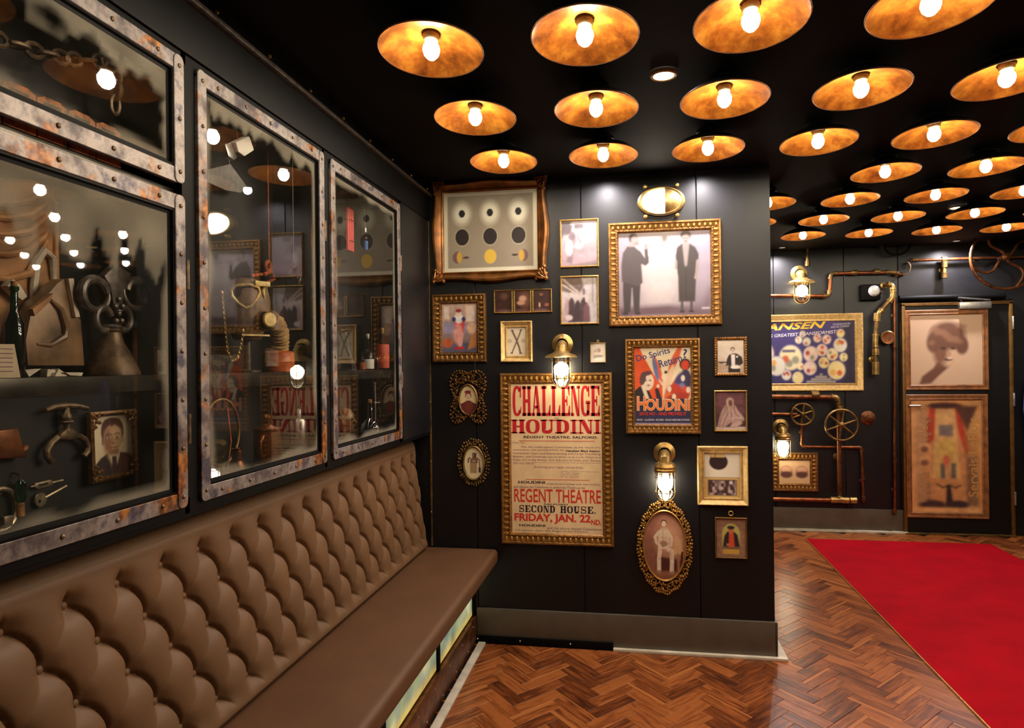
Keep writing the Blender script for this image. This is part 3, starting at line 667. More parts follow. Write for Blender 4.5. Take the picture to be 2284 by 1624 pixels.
def p_couple(c):
    c.gradv((132, 118, 128), (146, 134, 142)).ell(.46, .5, .26, .52, (184, 174, 172), 1.2).ell(.95, .7, .2, .5, (150, 138, 150), 1.2).poly([(0, 0), (1, 0), (1, .05), (.55, .13), (0, .1)], (96, 74, 82), .06).poly([(.6, .05), (1, .02), (1, .3), (.9, .12)], (112, 92, 106), .12)
    k, k2, sk = (56, 48, 48), (70, 61, 60), (142, 126, 120)
    c.poly([(.055, .05), (.125, .05), (.145, .34), (.15, .34), (.165, .05), (.225, .05), (.245, .46), (.05, .46), (.045, .3)], k, .012)          # trousers
    c.poly([(.035, .42), (.03, .6), (.05, .76), (.1, .84), (.17, .845), (.23, .78), (.25, .66), (.265, .4), (.22, .36), (.1, .4)], k2, .015)     # coat, seen from the side
    c.poly([(.17, .8), (.24, .78), (.3, .68), (.335, .71), (.335, .64), (.3, .6), (.24, .63), (.2, .68)], k2, .012).line([(.315, .64), (.305, .8)], .036, k2).ell(.303, .83, .02, .035, sk, .3)
    c.ell(.165, .935, .05, .06, (70, 60, 60), .25).ell(.185, .905, .042, .062, sk, .25).ell(.225, .9, .012, .02, sk, .4).ell(.2, .87, .03, .02, (120, 104, 100), .5).rect(.12, .835, .17, .87, sk, .02)
    c.ell(.07, .035, .035, .018, (44, 38, 40), .3).ell(.205, .035, .035, .018, (44, 38, 40), .3)
    c.line([(.32, .845), (.66, .825)], .01, (122, 108, 114)).line([(.45, .845), (.66, .815)], .02, (150, 136, 142), al=.7)
    c.poly([(.655, .16), (.83, .16), (.845, .45), (.87, .62), (.875, .72), (.84, .8), (.78, .845), (.69, .845), (.64, .8), (.625, .7), (.635, .6), (.65, .45)], (58, 51, 48), .015)   # long dark dress
    c.poly([(.7, .845), (.775, .845), (.75, .6), (.735, .56), (.72, .6)], (140, 126, 122), .015).line([(.735, .58), (.735, .2)], .008, (40, 35, 34)).line([(.862, .64), (.85, .5), (.838, .44)], .03, sk).line([(.632, .64), (.628, .56)], .024, sk)
    c.ell(.737, .945, .056, .06, (84, 72, 70), .3).ell(.737, .905, .038, .058, sk, .25).rect(.72, .835, .755, .87, sk, .02)
    for x in (.722, .752): c.ell(x, .912, .007, .008, (70, 58, 56), .5)
    c.ell(.737, .875, .014, .006, (86, 66, 66), .5)
    for x in (.69, .79): c.line([(x, .16), (x, .06)], .03, (74, 64, 62)).ell(x, .045, .03, .014, (50, 42, 44), .3)
    c.rect(.9, .07, .985, .09, (190, 180, 182)).mottle(.08, 9, 2)
def p_tux(c):
    c.gradv((172, 150, 132), (238, 226, 212)).poly([(0, .1), (.45, .12), (.45, .26), (0, .3)], (176, 150, 128), .05)
    c.poly([(.4, .02), (.86, .02), (.84, .22), (.97, .3), (.92, .48), (.74, .58), (.62, .6), (.44, .55), (.36, .42), (.32, .2), (.42, .24)], (40, 32, 32), .015)
    c.poly([(.52, .56), (.66, .56), (.66, .22), (.54, .16)], (226, 216, 206), .02).line([(.34, .33), (.04, .33)], .05, (40, 34, 34)).ell(.16, .31, .06, .025, (52, 42, 42), .3)
    face(c, .58, .69, .075, (206, 184, 168), (44, 34, 32)); c.ell(.68, .18, .18, .06, (232, 222, 210), .3).rect(.44, .02, .84, .13, (30, 24, 24), .02).ell(.74, .49, .035, .025, (236, 230, 224), .2).mottle(.1, 9, 4)
def p_hood(c):
    c.gradv((58, 30, 38), (112, 70, 80)).mottle(.55, 4, 9).poly([(0, 0), (1, 0), (1, .09), (0, .08)], (196, 176, 164), .03)
    c.poly([(.06, .07), (.13, .3), (.22, .52), (.36, .68), (.6, .68), (.74, .52), (.92, .34), (.95, .26), (.72, .18), (.7, .07)], (168, 138, 130), .03)
    for P in ([(.14, .1), (.22, .34), (.36, .5)], [(.24, .08), (.34, .3), (.46, .42)], [(.62, .6), (.66, .44), (.84, .3)], [(.5, .5), (.56, .36), (.5, .24)], [(.36, .64), (.42, .48), (.4, .36)]): c.line(P, .035, (122, 92, 90), .04, .8); c.line([(a+.04, b+.01) for a, b in P], .025, (206, 178, 166), .03, .8)
    c.ell(.48, .73, .125, .11, (190, 162, 152), .25).ell(.5, .7, .07, .085, (112, 78, 76), .3).ell(.46, .72, .018, .01, (52, 30, 34), .5).ell(.54, .72, .018, .01, (52, 30, 34), .5).ell(.5, .655, .025, .008, (64, 38, 40), .5)
    c.poly([(.3, .08), (.64, .08), (.52, .2)], (64, 38, 46), .04).ell(.68, .15, .2, .06, (186, 158, 150), .4, .35).line([(.46, .3), (.7, .33), (.9, .3)], .045, (192, 164, 154), .03).ell(.9, .28, .04, .03, (176, 140, 130), .4).mottle(.16, 12, 6)
def p_disc(c):
    c.fill((232, 222, 206)).rect(.16, .84, .58, .97, (214, 170, 92)).ell(.4, .8, .26, .18, (44, 24, 30), .05).rect(.2, .9, .58, .98, (222, 186, 120)).rect(.3, .9, .32, .98, (60, 30, 30))
    c.rect(0, .44, 1, .455, (110, 80, 60)).rect(0, 0, 1, .44, (216, 178, 108)).rect(.1, .05, .9, .4, (66, 40, 46)).mottle(.02)
    m = vnoise(c.U.shape, (16, 14), 4)*((c.U > .12) & (c.U < .88) & (c.V > .06) & (c.V < .38)); c.mix(np.clip(m*2.2-.9, 0, 1), (196, 176, 176)); c.ell(.74, .34, .05, .04, (220, 206, 200), .3)
def p_icon(c):
    c.fill((150, 112, 92)).mottle(.4, 12, 5)
    for k in range(9): c.rect(.06, .1+k*.1, .94, .105+k*.1, (120, 84, 70))
    c.rect(.2, .25, .8, .6, (176, 172, 96)).ell(.5, .6, .3, .26, (182, 178, 100), .05).poly([(.22, .26), (.8, .26), (.72, .58), (.6, .66), (.38, .66), (.28, .55)], (38, 26, 36), .02).poly([(.42, .26), (.62, .26), (.58, .66), (.44, .66)], (206, 78, 44), .02)
    c.ell(.5, .68, .09, .08, (200, 110, 70), .2).ell(.5, .76, .13, .05, (46, 32, 40), .2).ell(.4, .32, .06, .03, (200, 120, 80), .3).rect(.22, .08, .78, .2, (206, 160, 70)).rect(.18, .21, .82, .25, (110, 90, 70))
def p_seated(c):
    c.gradv((122, 76, 60), (156, 106, 94)).mottle(.15, 5, 7).ell(.66, .6, .32, .26, (196, 146, 120), 1.).poly([(.3, .1), (.8, .08), (.8, .3), (.3, .34)], (74, 38, 34), .06).rect(.1, .05, .9, .12, (140, 92, 72), .08)
    b, d = (220, 198, 176), (160, 124, 104)
    c.poly([(.72, .36), (.96, .38), (.9, .6), (.78, .64), (.74, .56)], (206, 164, 126), .05).line([(.82, .38), (.84, .12)], .035, (160, 112, 88)).line([(.93, .4), (.88, .1)], .05, (70, 34, 30)).line([(.72, .36), (.7, .1)], .03, (84, 44, 38))
    c.poly([(.34, .44), (.62, .44), (.62, .66), (.58, .74), (.4, .74), (.35, .66)], b, .03).ell(.48, .52, .1, .05, d, .6)
    c.line([(.37, .7), (.27, .62), (.3, .54), (.38, .5)], .07, b, .02).line([(.6, .7), (.68, .6), (.66, .5)], .065, b, .02)
    c.line([(.4, .46), (.36, .3), (.36, .14)], .1, b, .02).line([(.54, .46), (.68, .42), (.68, .26), (.67, .13)], .1, b, .02).ell(.36, .11, .06, .022, d, .4).ell(.68, .1, .06, .022, d, .4)
    for P in ([(.46, .72), (.47, .5)], [(.4, .44), (.56, .44)], [(.36, .3), (.4, .3)], [(.64, .42), (.66, .3)], [(.42, .62), (.55, .6)]): c.line(P, .018, d, .02, .8)
    face(c, .49, .82, .062, (226, 204, 184), (88, 52, 42)); c.ell(.5, .745, .09, .02, (196, 170, 150), .4).mottle(.12, 11, 3)
def p_boy(c):
    c.fill((226, 206, 158)).poly([(.05, 0), (.95, 0), (.98, .34), (.7, .42), (.6, .46), (.42, .46), (.3, .42), (.02, .34)], (96, 44, 50), .03).ell(.52, .25, .25, .2, (120, 56, 44), .8)
    face(c, .5, .6, .17, (222, 196, 160), (128, 50, 62)); c.ell(.47, .77, .2, .06, (128, 50, 62), .2)
def p_machine(c):
    c.fill((234, 222, 180)).rect(.3, .18, .66, .5, (176, 144, 110), .02).rect(.32, .5, .7, .64, (112, 82, 70), .02).rect(.42, .64, .64, .82, (104, 74, 72), .02).line([(.3, .66), (.2, .62), (.22, .52)], .07, (112, 84, 72)).line([(.68, .66), (.78, .6), (.8, .3)], .06, (120, 92, 80)).rect(.74, .2, .86, .36, (70, 48, 50), .02).ell(.5, .56, .12, .04, (176, 150, 120), .4).ell(.46, .74, .05, .05, (150, 116, 106), .3)
def p_bones(c):
    c.fill((228, 216, 192)).line([(.28, .86), (.46, .6), (.62, .3), (.68, .1)], .085, (98, 70, 62)).line([(.72, .88), (.5, .5), (.26, .12)], .07, (112, 84, 72)).ell(.28, .88, .07, .03, (90, 64, 58), .3).ell(.72, .9, .07, .025, (90, 64, 58), .3).ell(.7, .09, .09, .025, (90, 64, 58), .3).ell(.24, .1, .07, .025, (90, 64, 58), .3)
    for x in (.14, .84): c.ell(x, .52, .09, .055, (120, 96, 84), .25).ell(x, .52, .06, .035, (228, 216, 192), .25)
def p_card(c):
    c.fill((232, 220, 208)).ell(.45, .62, .2, .12, (196, 176, 172), .8).ell(.58, .62, .1, .12, (166, 138, 134), .5).ell(.52, .33, .3, .07, (170, 158, 150), .6).poly([(.2, .22), (.8, .28), (.8, .34), (.2, .3)], (150, 140, 134), .08).ell(.3, .56, .06, .05, (180, 160, 156), .6).line([(.25, .8), (.75, .8)], .02, (206, 196, 186))
def p_slide(seed):
    def f(c):
        c.fill((58, 30, 26)).mottle(.5, 4, seed)
        if seed == 1: c.ell(.5, .75, .2, .14, (96, 66, 54), .8)
        if seed == 2: c.ell(.6, .55, .3, .35, (120, 78, 60), .9).ell(.5, .62, .2, .14, (206, 160, 140), .6).ell(.4, .42, .22, .1, (196, 150, 130), .6)
        if seed == 3: c.ell(.5, .8, .1, .06, (150, 96, 70), .6).ell(.4, .3, .05, .12, (190, 150, 120), .5).ell(.8, .3, .12, .08, (150, 90, 76), .7)
        c.ell(.5, .06, .4, .06, (104, 70, 70), 1.)
    return f
def p_magic(c):                              # orange and blue swirl of figures, flat poster colours
    c.fill((232, 216, 182)).poly([(0, .4), (0, 1), (.1, 1), (.16, .9), (.34, .66), (.5, .5), (.5, .3), (0, .3)], (222, 84, 34), .02).mix(.0*c.U, (0, 0, 0))
    for k, (x, y, rx, ry, cl, ro) in enumerate([(.42, .72, .05, .18, (222, 96, 50), .3), (.38, .72, .04, .16, (104, 112, 160), .2), (.72, .84, .06, .2, (214, 92, 52), -.4), (.62, .6, .05, .18, (232, 196, 160), -.3), (.7, .5, .05, .16, (214, 84, 44), -.5), (.84, .56, .12, .14, (60, 66, 116), -.4), (.86, .46, .1, .1, (110, 124, 170), -.6), (.9, .4, .08, .12, (204, 72, 36), -.2), (.7, .42, .16, .1, (190, 62, 36), .5), (.6, .36, .08, .06, (222, 110, 60), .2), (.76, .36, .2, .05, (170, 54, 36), .2), (.93, .6, .08, .13, (52, 50, 84), .2)]): c.ell(x, y, rx, ry, cl, .35, ro)
    for x, y in [(.86, .6), (.7, .36), (.95, .45), (.62, .46), (.52, .62)]: c.ell(x, y, .035, .04, (232, 212, 186), .3)
    c.ell(.9, .78, .1, .075, (52, 30, 36), .15).ell(.9, .77, .07, .06, (214, 70, 40), .2).ell(.56, .68, .03, .02, (70, 40, 50), .3)
    c.poly([(0, .3), (0, .44), (.1, .5), (.26, .44), (.34, .3)], (38, 30, 38), .01).poly([(.12, .5), (.2, .46), (.27, .32), (.2, .32)], (228, 214, 186), .012).ell(.23, .56, .115, .115, (230, 212, 182), .08).ell(.15, .6, .055, .09, (90, 62, 60), .2, -.2).ell(.22, .665, .1, .03, (90, 62, 60), .3, .2)
    for x in (.2, .28): c.ell(x, .575, .022, .01, (70, 60, 84), .4)
    c.ell(.25, .51, .03, .01, (170, 90, 80), .4).poly([(.4, .3), (.36, .46), (.42, .48), (.5, .3)], (44, 36, 44), .01).ell(.42, .5, .025, .025, (232, 214, 190), .2).rect(0, 0, 1, .335, (46, 42, 70)).rect(0, 0, 1, .02, (150, 140, 170)).mottle(.08, 14, 4)

EG = 'gilt frames on the gallery wall'
cx, cz, w_, h_ = wall_box(965, 400, 1221, 627, YG)          # eclipse chart in a swept frame
t = thing('framed_chart', 'grey chart of black and yellow discs in a swept bronze-gilt frame with leafy corners', 'picture', (cx, YG, cz))
wv = lambda q: -.012+.02*math.sin(PI*q)**2-.006*math.sin(2*PI*q)**2
bw = .062; MB().pairs(rect_loop(w_, h_, 16, wv), rect_loop(w_-2*bw, h_-2*bw, 16), [(0, .002), (.02, .03), (.12, .045), (.3, .048), (.4, .038), (.62, .02), (.78, .012), (.86, .018), (.94, .016), (1, .006)]).build('frame', 'bronze_gold', t, smooth=50)
for sx in (-1, 1):
    for sz in (-1, 1):
        m = MB(); rr = random.Random(3)
        for k in range(26):
            a = rr.uniform(0, PI/2); d = rr.uniform(0, .075); m.ball((sx*(w_/2-.004-d*math.cos(a)*.95), -.036-rr.uniform(0, .014), sz*(h_/2-.002-d*math.sin(a)*.95)), (rr.uniform(.006, .012),)*3, 8, 5)
        for k in range(4):
            a = .2+k*.4; m.tube([(sx*(w_/2-.01-s*.07*math.cos(a)), -.046-.008*math.sin(PI*s), sz*(h_/2-.01-s*.07*math.sin(a)+.01*math.sin(PI*s))) for s in (0, .3, .6, .9)], [.004, .008, .007, .002], 6)
        m.ring((sx*(w_/2-.02), -.05, sz*(h_/2-.02)), .014, .005, 14, 6, OUT); m.build('corner_ornament', 'bronze_gold', t)
iw, ih = w_-2*bw+.004, h_-2*bw+.004; c = Cv(iw, ih, 130); p_eclipse(c); sheet('print', c, t, .006)
picture('framed_painting', 'small colour painting of a costumed performer in an egg-moulded gilt frame', 'picture', (963, 655, 1083, 808), 'egg', p_pierrot, n=70, bw=.058, mat='gold_dark')
tp, iw, ih, pd = picture('photo_triptych', 'strip of three dark miniature scenes in thin brass under the eclipse chart', 'picture', (1100, 645, 1230, 697), 'thin', None, bw=.007, pane=False)
for k in (1, 2, 3):
    c = Cv(iw/3-.004, ih, 36); p_slide(k)(c); sheet('miniature', c, tp, .009, 'print_gloss', off=((k-2)*iw/3, 0))
for s in (-1, 1):
    for q in (-.006, .006): MB().span((s*iw/6+q-.0035, -.016, -ih/2), (s*iw/6+q+.0035, -.008, ih/2)).build('divider', 'brass_thin', tp)
picture('framed_drawing', 'drawing of two crossed bones in a pale cream-gold frame', 'picture', (1116, 716, 1186, 807), 'cove', p_bones, n=50, bw=.036)
picture('framed_photograph', 'small pale photograph of a tumbling figure in thin brass, above its twin', 'picture', (1248, 487, 1335, 595), 'thin', p_skate, n=60)
picture('framed_photograph', 'small photograph of dark-clad people under a mast in thin brass', 'picture', (1249, 614, 1335, 723), 'thin', p_crowd, n=60)
picture('framed_photograph', 'large photograph of two standing figures in an egg-moulded gilt frame', 'picture', (1357, 492, 1610, 726), 'egg', p_couple, n=150, bw=.058, soft=1)
t, iw, ih, pd = picture('framed_card', 'tiny white card in thin gilt with a hanging ring, beside the hooded lantern', 'picture', (1316, 764, 1351, 809), 'thin', p_card, n=30, bw=.004)
MB().ring((0, -.008, ih/2+.012), .006, .002, 14, 6, OUT).build('hanging_ring', 'brass', t)
t, iw, ih, pd = picture('framed_poster', 'orange and blue magic show poster in an egg-moulded gilt frame', 'poster', (1395, 755, 1563, 968), 'egg', p_magic, n=130, bw=.052, soft=1)
sx_ = lambda x: -iw/2+iw*(x-300)/700; sz_ = lambda y: ih/2-ih*(y-305)/985
lettering('lettering', 'ink_navy', t, [('Do Spirits', 0, iw*.62, 0, ih*.105, .012)], pd-.0022, tr(sx_(338), 0, sz_(500)) @ rotm('Y', -14))
lettering('lettering', 'ink_navy', t, [('Return', 0, iw*.42, 0, ih*.1, .012)], pd-.0022, tr(sx_(622), 0, sz_(562)) @ rotm('Y', -16))
lettering('lettering', 'ink_navy', t, [('?', sx_(912), sx_(962), sz_(440), sz_(322), .012)], pd-.0022)
m = MB(); zb = -ih*.5; hw = iw*.47
lettering('lettering', 'ink_cream', t, [('H', -iw*.47, -iw*.3, zb+ih*.175, zb+ih*.37, .05), ('OUDINI', -iw*.31, iw*.485, zb+ih*.175, zb+ih*.335, .05)], pd-.0022)
lettering('lettering', 'ink_orange', t, [('H', -iw*.462, -iw*.308, zb+ih*.182, zb+ih*.362, .022), ('OUDINI', -iw*.302, iw*.477, zb+ih*.182, zb+ih*.327, .022)], pd-.0016)
lettering('lettering', 'ink_red2', t, [('SAYS NO - AND PROVES IT', -iw*.42, iw*.42, zb+ih*.115, zb+ih*.16, .02)], pd-.0018)
lettering('lettering', 'ink_navy', t, [('2 HOURS OF FUN AND THRILLS', -iw*.3, iw*.32, zb+ih*.088, zb+ih*.105, .02)], pd-.0018)
lettering('lettering', 'ink_white', t, [('MAGIC - ILLUSIONS - ESCAPES - FRAUD MEDIUMS EXPOSED', -iw*.47, iw*.48, zb+ih*.045, zb+ih*.07, .01)], pd-.0018)
picture('framed_photograph', 'photograph of a performer in white tie in a bead-edged gilt frame', 'picture', (1595, 752, 1667, 838), 'beadrim', p_tux, n=60)
picture('framed_photograph', 'dusky photograph of a crouching robed figure in a thin gilt edge', 'picture', (1594, 871, 1668, 963), 'thin', p_hood, n=60, bw=.008)
picture('framed_print', 'print of a dark disc over an old street scene in a cream-gold frame', 'picture', (1556, 996, 1669, 1128), 'cove', p_disc, n=70, bw=.04)
t, iw, ih, pd = picture('framed_miniature', 'miniature of a robed figure under an arch, hanging from a brass ring', 'picture', (1596, 1156, 1668, 1248), 'thin', p_icon, n=60, bw=.008, mat='door_brass')
MB().ring((0, -.01, ih/2+.03), .012, .0035, 18, 6, OUT).build('hanging_ring', 'brass', t)
# the big red-lettered challenge bill
t, iw, ih, pd = picture('framed_poster', 'tall cream playbill with red slab lettering in an egg-moulded gilt frame', 'poster', (1116, 832, 1367, 1217), 'egg', None, bw=.062, pane=False)
MB().span((-iw/2-.002, -pd+.003, -ih/2-.002), (iw/2+.002, -pd+.005, ih/2+.002)).build('paper', 'poster_paper', t)
zz = lambda py: ih/2-ih*(py-210)/(1420-210); xx = lambda px: -iw/2+iw*(px-738)/(1490-738); TD = pd-.0024
m = MB(); slab_text(m, 'CHALLENGE', xx(750), xx(1480), zz(470), zz(228), TD, .03); m.build('lettering', 'ink_red', t, smooth=0)
m = MB(); slab_text(m, 'HOUDINI', xx(736), xx(1489), zz(612), zz(500), TD, .02); m.build('lettering', 'ink_red', t, smooth=0)
lettering('lettering', 'ink_red2', t, [('REGENT THEATRE', xx(756), xx(1478), zz(1172), zz(1062), .012), ('FRIDAY, JAN. 22', xx(756), xx(1392), zz(1342), zz(1262), .035), ('ND.', xx(1396), xx(1478), zz(1342), zz(1300), .03)], TD)
for q, a, b in (('SECOND', 795, 1100), ('HOUSE.', 1142, 1436)): m = MB(); slab_text(m, q, xx(a), xx(b), zz(1252), zz(1196), TD, .1); m.build('lettering', 'ink_black', t, smooth=0)
lettering('lettering', 'ink_black', t, [('TO', xx(1098), xx(1138), zz(494), zz(484), .02), ('REGENT THEATRE, SALFORD.', xx(842), xx(1458), zz(655), zz(632), .02), ('HOUDINI', xx(792), xx(1018), zz(1020), zz(998), .03), ('SALFORD', xx(1006), xx(1206), zz(1190), zz(1178), .02), ('HOUDINI', xx(796), xx(1016), zz(1368), zz(1350), .03), ('Henshaw Blind Asylum', xx(1196), xx(1474), zz(764), zz(742), .03)], TD)
lines = [('Dear Sir,', 750, 850, 696, 680), ('We, the undersigned Committee, as the result of a', 816, 1478, 734, 714), ('controversy, have purchased from the', 750, 1180, 756, 738), ('Somewhat Used and Extra-strong and Large Travelling', 750, 1478, 786, 766), ('Baskets, and Challenge you to allow us to Lock, Chain and', 750, 1478, 812, 793), ('Rope you in the Basket, and defy you to make your Escape', 750, 1478, 838, 819), ('that is to say, without the assistance of any one of the Committee', 750, 1478, 852, 843), ('you may select.', 750, 930, 866, 850), ('Awaiting your reply, yours truly,', 925, 1338, 896, 876), ('accepts the above challenge under these conditions', 1030, 1470, 1030, 1010), ('and releases the Committee to attend the Theatre at the', 752, 1350, 1056, 1036), ('and the above named Committee', 1030, 1478, 1386, 1366), ('will appear upon the Stage of the Theatre', 756, 1370, 1410, 1392)]
lines += [(q, 1150, 1470 if k == 0 else 1300, 922+k*12, 914+k*12) for k, q in enumerate(('JAMES SMITH, of the above firm', 'T. W. Lee', 'J. Woods, 2, Eccles', 'John Smith', 'T. M. Taylor'))]
lettering('lettering', 'ink_purple', t, [(q, xx(a), xx(b), zz(c0), zz(d)) for q, a, b, c0, d in lines], TD)
for a, b, z in ((800, 1432, 672), (856, 1384, 985)): MB().span((xx(a), -TD-.0002, zz(z+2)), (xx(b), -TD, zz(z-2))).build('rule_line', 'ink_red2', t, smooth=0)
# ---- oval frames with openwork
def oval(label, box, rx, ry, dz, paint, outline, mat, n=60, lumps=60, seed=1, dx=0.):
    cx, cz, w, h = wall_box(*box, YG); t = thing('oval_frame', label, 'picture', (cx, YG, cz)); rr = random.Random(seed)
    irx, iry = rx*w, ry*h
    m = MB(); m.M = tr(dx*w, 0, dz*h); m.pairs(ell_loop(irx+.012, iry+.012), ell_loop(irx, iry), [(0, .002), (.1, .018), (.5, .022), (.8, .016), (1, .008)]); m.build('inner_rim', mat, t)
    m = MB()
    for k in range(lumps):
        a = 2*PI*k/lumps; R = outline(a); ox, oz = R*w/2*math.cos(a), R*h/2*math.sin(a); ix, iz = (irx+.01)*math.cos(a)+dx*w, (iry+.01)*math.sin(a)+dz*h
        for q in range(3):
            s = rr.uniform(.15, 1.); sz = rr.uniform(.004, .0075); m.ball((ix+(ox-ix)*s, -rr.uniform(.006, .018), iz+(oz-iz)*s), (sz, sz, sz*rr.uniform(.8, 1.4)), 7, 5)
        if k % 3 == 0:
            L_ = math.hypot(ox-ix, oz-iz); m.ring((ix+(ox-ix)*.55, -.012, iz+(oz-iz)*.55), max(.006, L_*.3), .0035, 12, 5, OUT)
        m.ball((ox, -.012, oz), .0068, 7, 5)
    m.build('openwork', mat, t); c = Cv(irx*2+.002, iry*2+.002, n); paint(c); o = sheet('print', c, t, .007, 'print_gloss', OVAL, (dx*w, dz*h))
    MB().lathe([(.0001, 0), (1, 0), (1, .004), (.0001, .0042)], 40, tr(dx*w, -.001, dz*h) @ Matrix.Diagonal((irx+.004, 1, iry+.004, 1)) @ OUT).build('backing', 'black_paint', t)
    return t
oval('small oval portrait in a star-shaped openwork bronze frame', (1003, 833, 1082, 944), .23, .28, -.03, p_boy, lambda a: .98+.34*abs(math.sin(2*a))**1.5-.3*max(0, -math.sin(a))**8+.02*max(0, math.sin(a))**6-.2*abs(math.cos(a))**6, 'gold_dark', 50, 54, 2)
oval('small oval picture of an old machine in a scrolled brass frame', (1020, 981, 1090, 1083), .3, .345, -.02, p_machine, lambda a: 1.+.03*math.sin(12*a), 'brass_old', 50, 40, 5)
oval('large oval sepia photograph of a seated person in a pierced gilt frame', (1420, 1117, 1546, 1325), .36, .365, .01, p_seated, lambda a: .96+.02*math.sin(16*a)+.05*abs(math.sin(a))**10, 'gold_bright', 80, 80, 9)
# ================================================================== WALL LANTERNS ON THE GALLERY WALL
def cage(mb, r, z0, z1, zr, n=4, a0=.4):
    for k in range(n):
        a = a0+PI*k/n*1.0; c_, s_ = math.cos(a), math.sin(a); P = []
        for i in range(13):
            q = PI*i/12; P.append((r*math.cos(q)*c_, r*math.cos(q)*s_, z1-(r*.95)*math.sin(q)))
        mb.tube([(r*c_, r*s_, z0)]+P+[(-r*c_, -r*s_, z0)], .0022, 6)
    for z in zr: mb.ring((0, 0, z), r+.001, .0022, 28, 6)
def lantern(label, plate, drop, hood, Y, s=1., glow='wall_lamp_glow'):
    c0 = GY(*plate, Y-.02); t = thing('wall_lantern', label, 'wall lamp', (c0.x, Y, c0.z)); rp = .06*s
    MB().lathe([(rp, .001), (rp, .008), (rp*.86, .014), (rp*.6, .022), (rp*.55, .03)], 32, OUT).build('wall_plate', 'brass', t)
    for k in range(3): MB().ball((rp*.78*math.cos(.5+k*2.1), -.012, rp*.78*math.sin(.5+k*2.1)), .004, 8, 5).build('screw', 'brass_old', t)
    ox = .085*s
    MB().tube([(0, -.015, -.008*s), (0, -.04*s, -.006*s), (0, -.062*s, -.01*s), (0, -ox*.95, -.024*s), (0, -ox, -.05*s)], [rp*.5, rp*.5, rp*.52, rp*.55, rp*.55], 20).build('arm', 'brass', t)
    zt = -.045*s
    cap = MB(); cap.M = tr(0, -ox, 0)
    if hood: cap.lathe([(.036*s, zt+.006), (.05*s, zt-.006*s), (.082*s, zt-.018*s), (.093*s, zt-.03*s), (.09*s, zt-.031*s), (.078*s, zt-.024*s), (.045*s, zt-.014*s)], 36)
    else: cap.lathe([(.036*s, zt+.004), (.052*s, zt-.002), (.06*s, zt-.02*s), (.055*s, zt-.03*s), (.06*s, zt-.036*s), (.058*s, zt-.048*s), (.05*s, zt-.05*s)], 32)
    cap.build('hood' if hood else 'collar', 'brass', t)
    z0 = zt-(.022 if hood else .046)*s; R = .055*s; z1 = -drop+R*.95
    g = MB(); g.M = tr(0, -ox, 0); g.lathe([(R*.93, z0)]+[(R*.93*math.cos(PI/2*i/8)+1e-5, z1-R*.88*math.sin(PI/2*i/8)) for i in range(9)], 28); g.build('glass_jar', 'lantern_glass', t)
    k = MB(); k.M = tr(0, -ox, 0); cage(k, R, z0, z1, (z0-.03*s, z1)); k.build('wire_cage', 'brass_old', t)
    b = MB(); b.M = tr(0, -ox, 0); zb = (z0+z1)/2-.012*s; b.lathe([(.0001, zb-.045*s), (.02*s, zb-.04*s), (.037*s, zb-.02*s), (.042*s, zb+.004*s), (.036*s, zb+.022*s), (.016*s, zb+.036*s), (.01*s, zb+.042*s)], 20); b.build('bulb', glow, t)
lantern('brass hooded ship lantern glowing above the red-lettered playbill', (1254, 768), .245, True, YG)
lantern('brass caged ship lantern without hood above the large oval photograph', (1482, 1011), .255, False, YG)
# oval bulkhead lamp
cx, cz, w_, h_ = wall_box(1421, 413, 1529, 484, YG, .05); t = thing('bulkhead_lamp', 'oval brass bulkhead lamp glowing over the large two-figure photograph', 'wall lamp', (cx, YG, cz))
S = lambda rx, rz: Matrix.Diagonal((rx, 1, rz, 1)) @ OUT
MB().lathe([(1, .001), (1, .03), (.97, .04)], 40, S(w_/2, h_/2*.92)).build('back_box', 'brass_old', t)
MB().lathe([(.96, .04), (.98, .055), (.9, .062), (.82, .058), (.8, .045)], 40, S(w_/2, h_/2*.92)).build('front_ring', 'brass', t)
MB().lathe([(.8, .05), (.66, .068), (.4, .078), (.0001, .082)], 32, S(w_/2, h_/2*.92)).build('frosted_lens', 'bulkhead_glow', t)
for s in (-1, 1):
    for q in (-1, 1): MB().lathe([(.011, .02), (.012, .05), (.009, .066), (.0001, .068)], 14, tr(s*w_*.33, 0, q*h_*.47) @ OUT).build('lug', 'brass', t)
m = MB(); vs = []; fs2 = []          # brass blind over one end of the lens
for i in range(9):
    for k in range(13):
        q = -1+2*k/12; ux = .18+(math.sqrt(max(0, 1-q*q*.9))*.98-.18)*i/8; rr_ = min(1, math.hypot(ux, q)); vs.append((ux*w_*.41, -(.088-.03*rr_**2), q*h_*.385))
for i in range(8):
    for k in range(12): fs2.append((i*13+k, i*13+k+1, (i+1)*13+k+1, (i+1)*13+k))
m.add(vs, fs2); m.build('end_blind', 'brass', t)

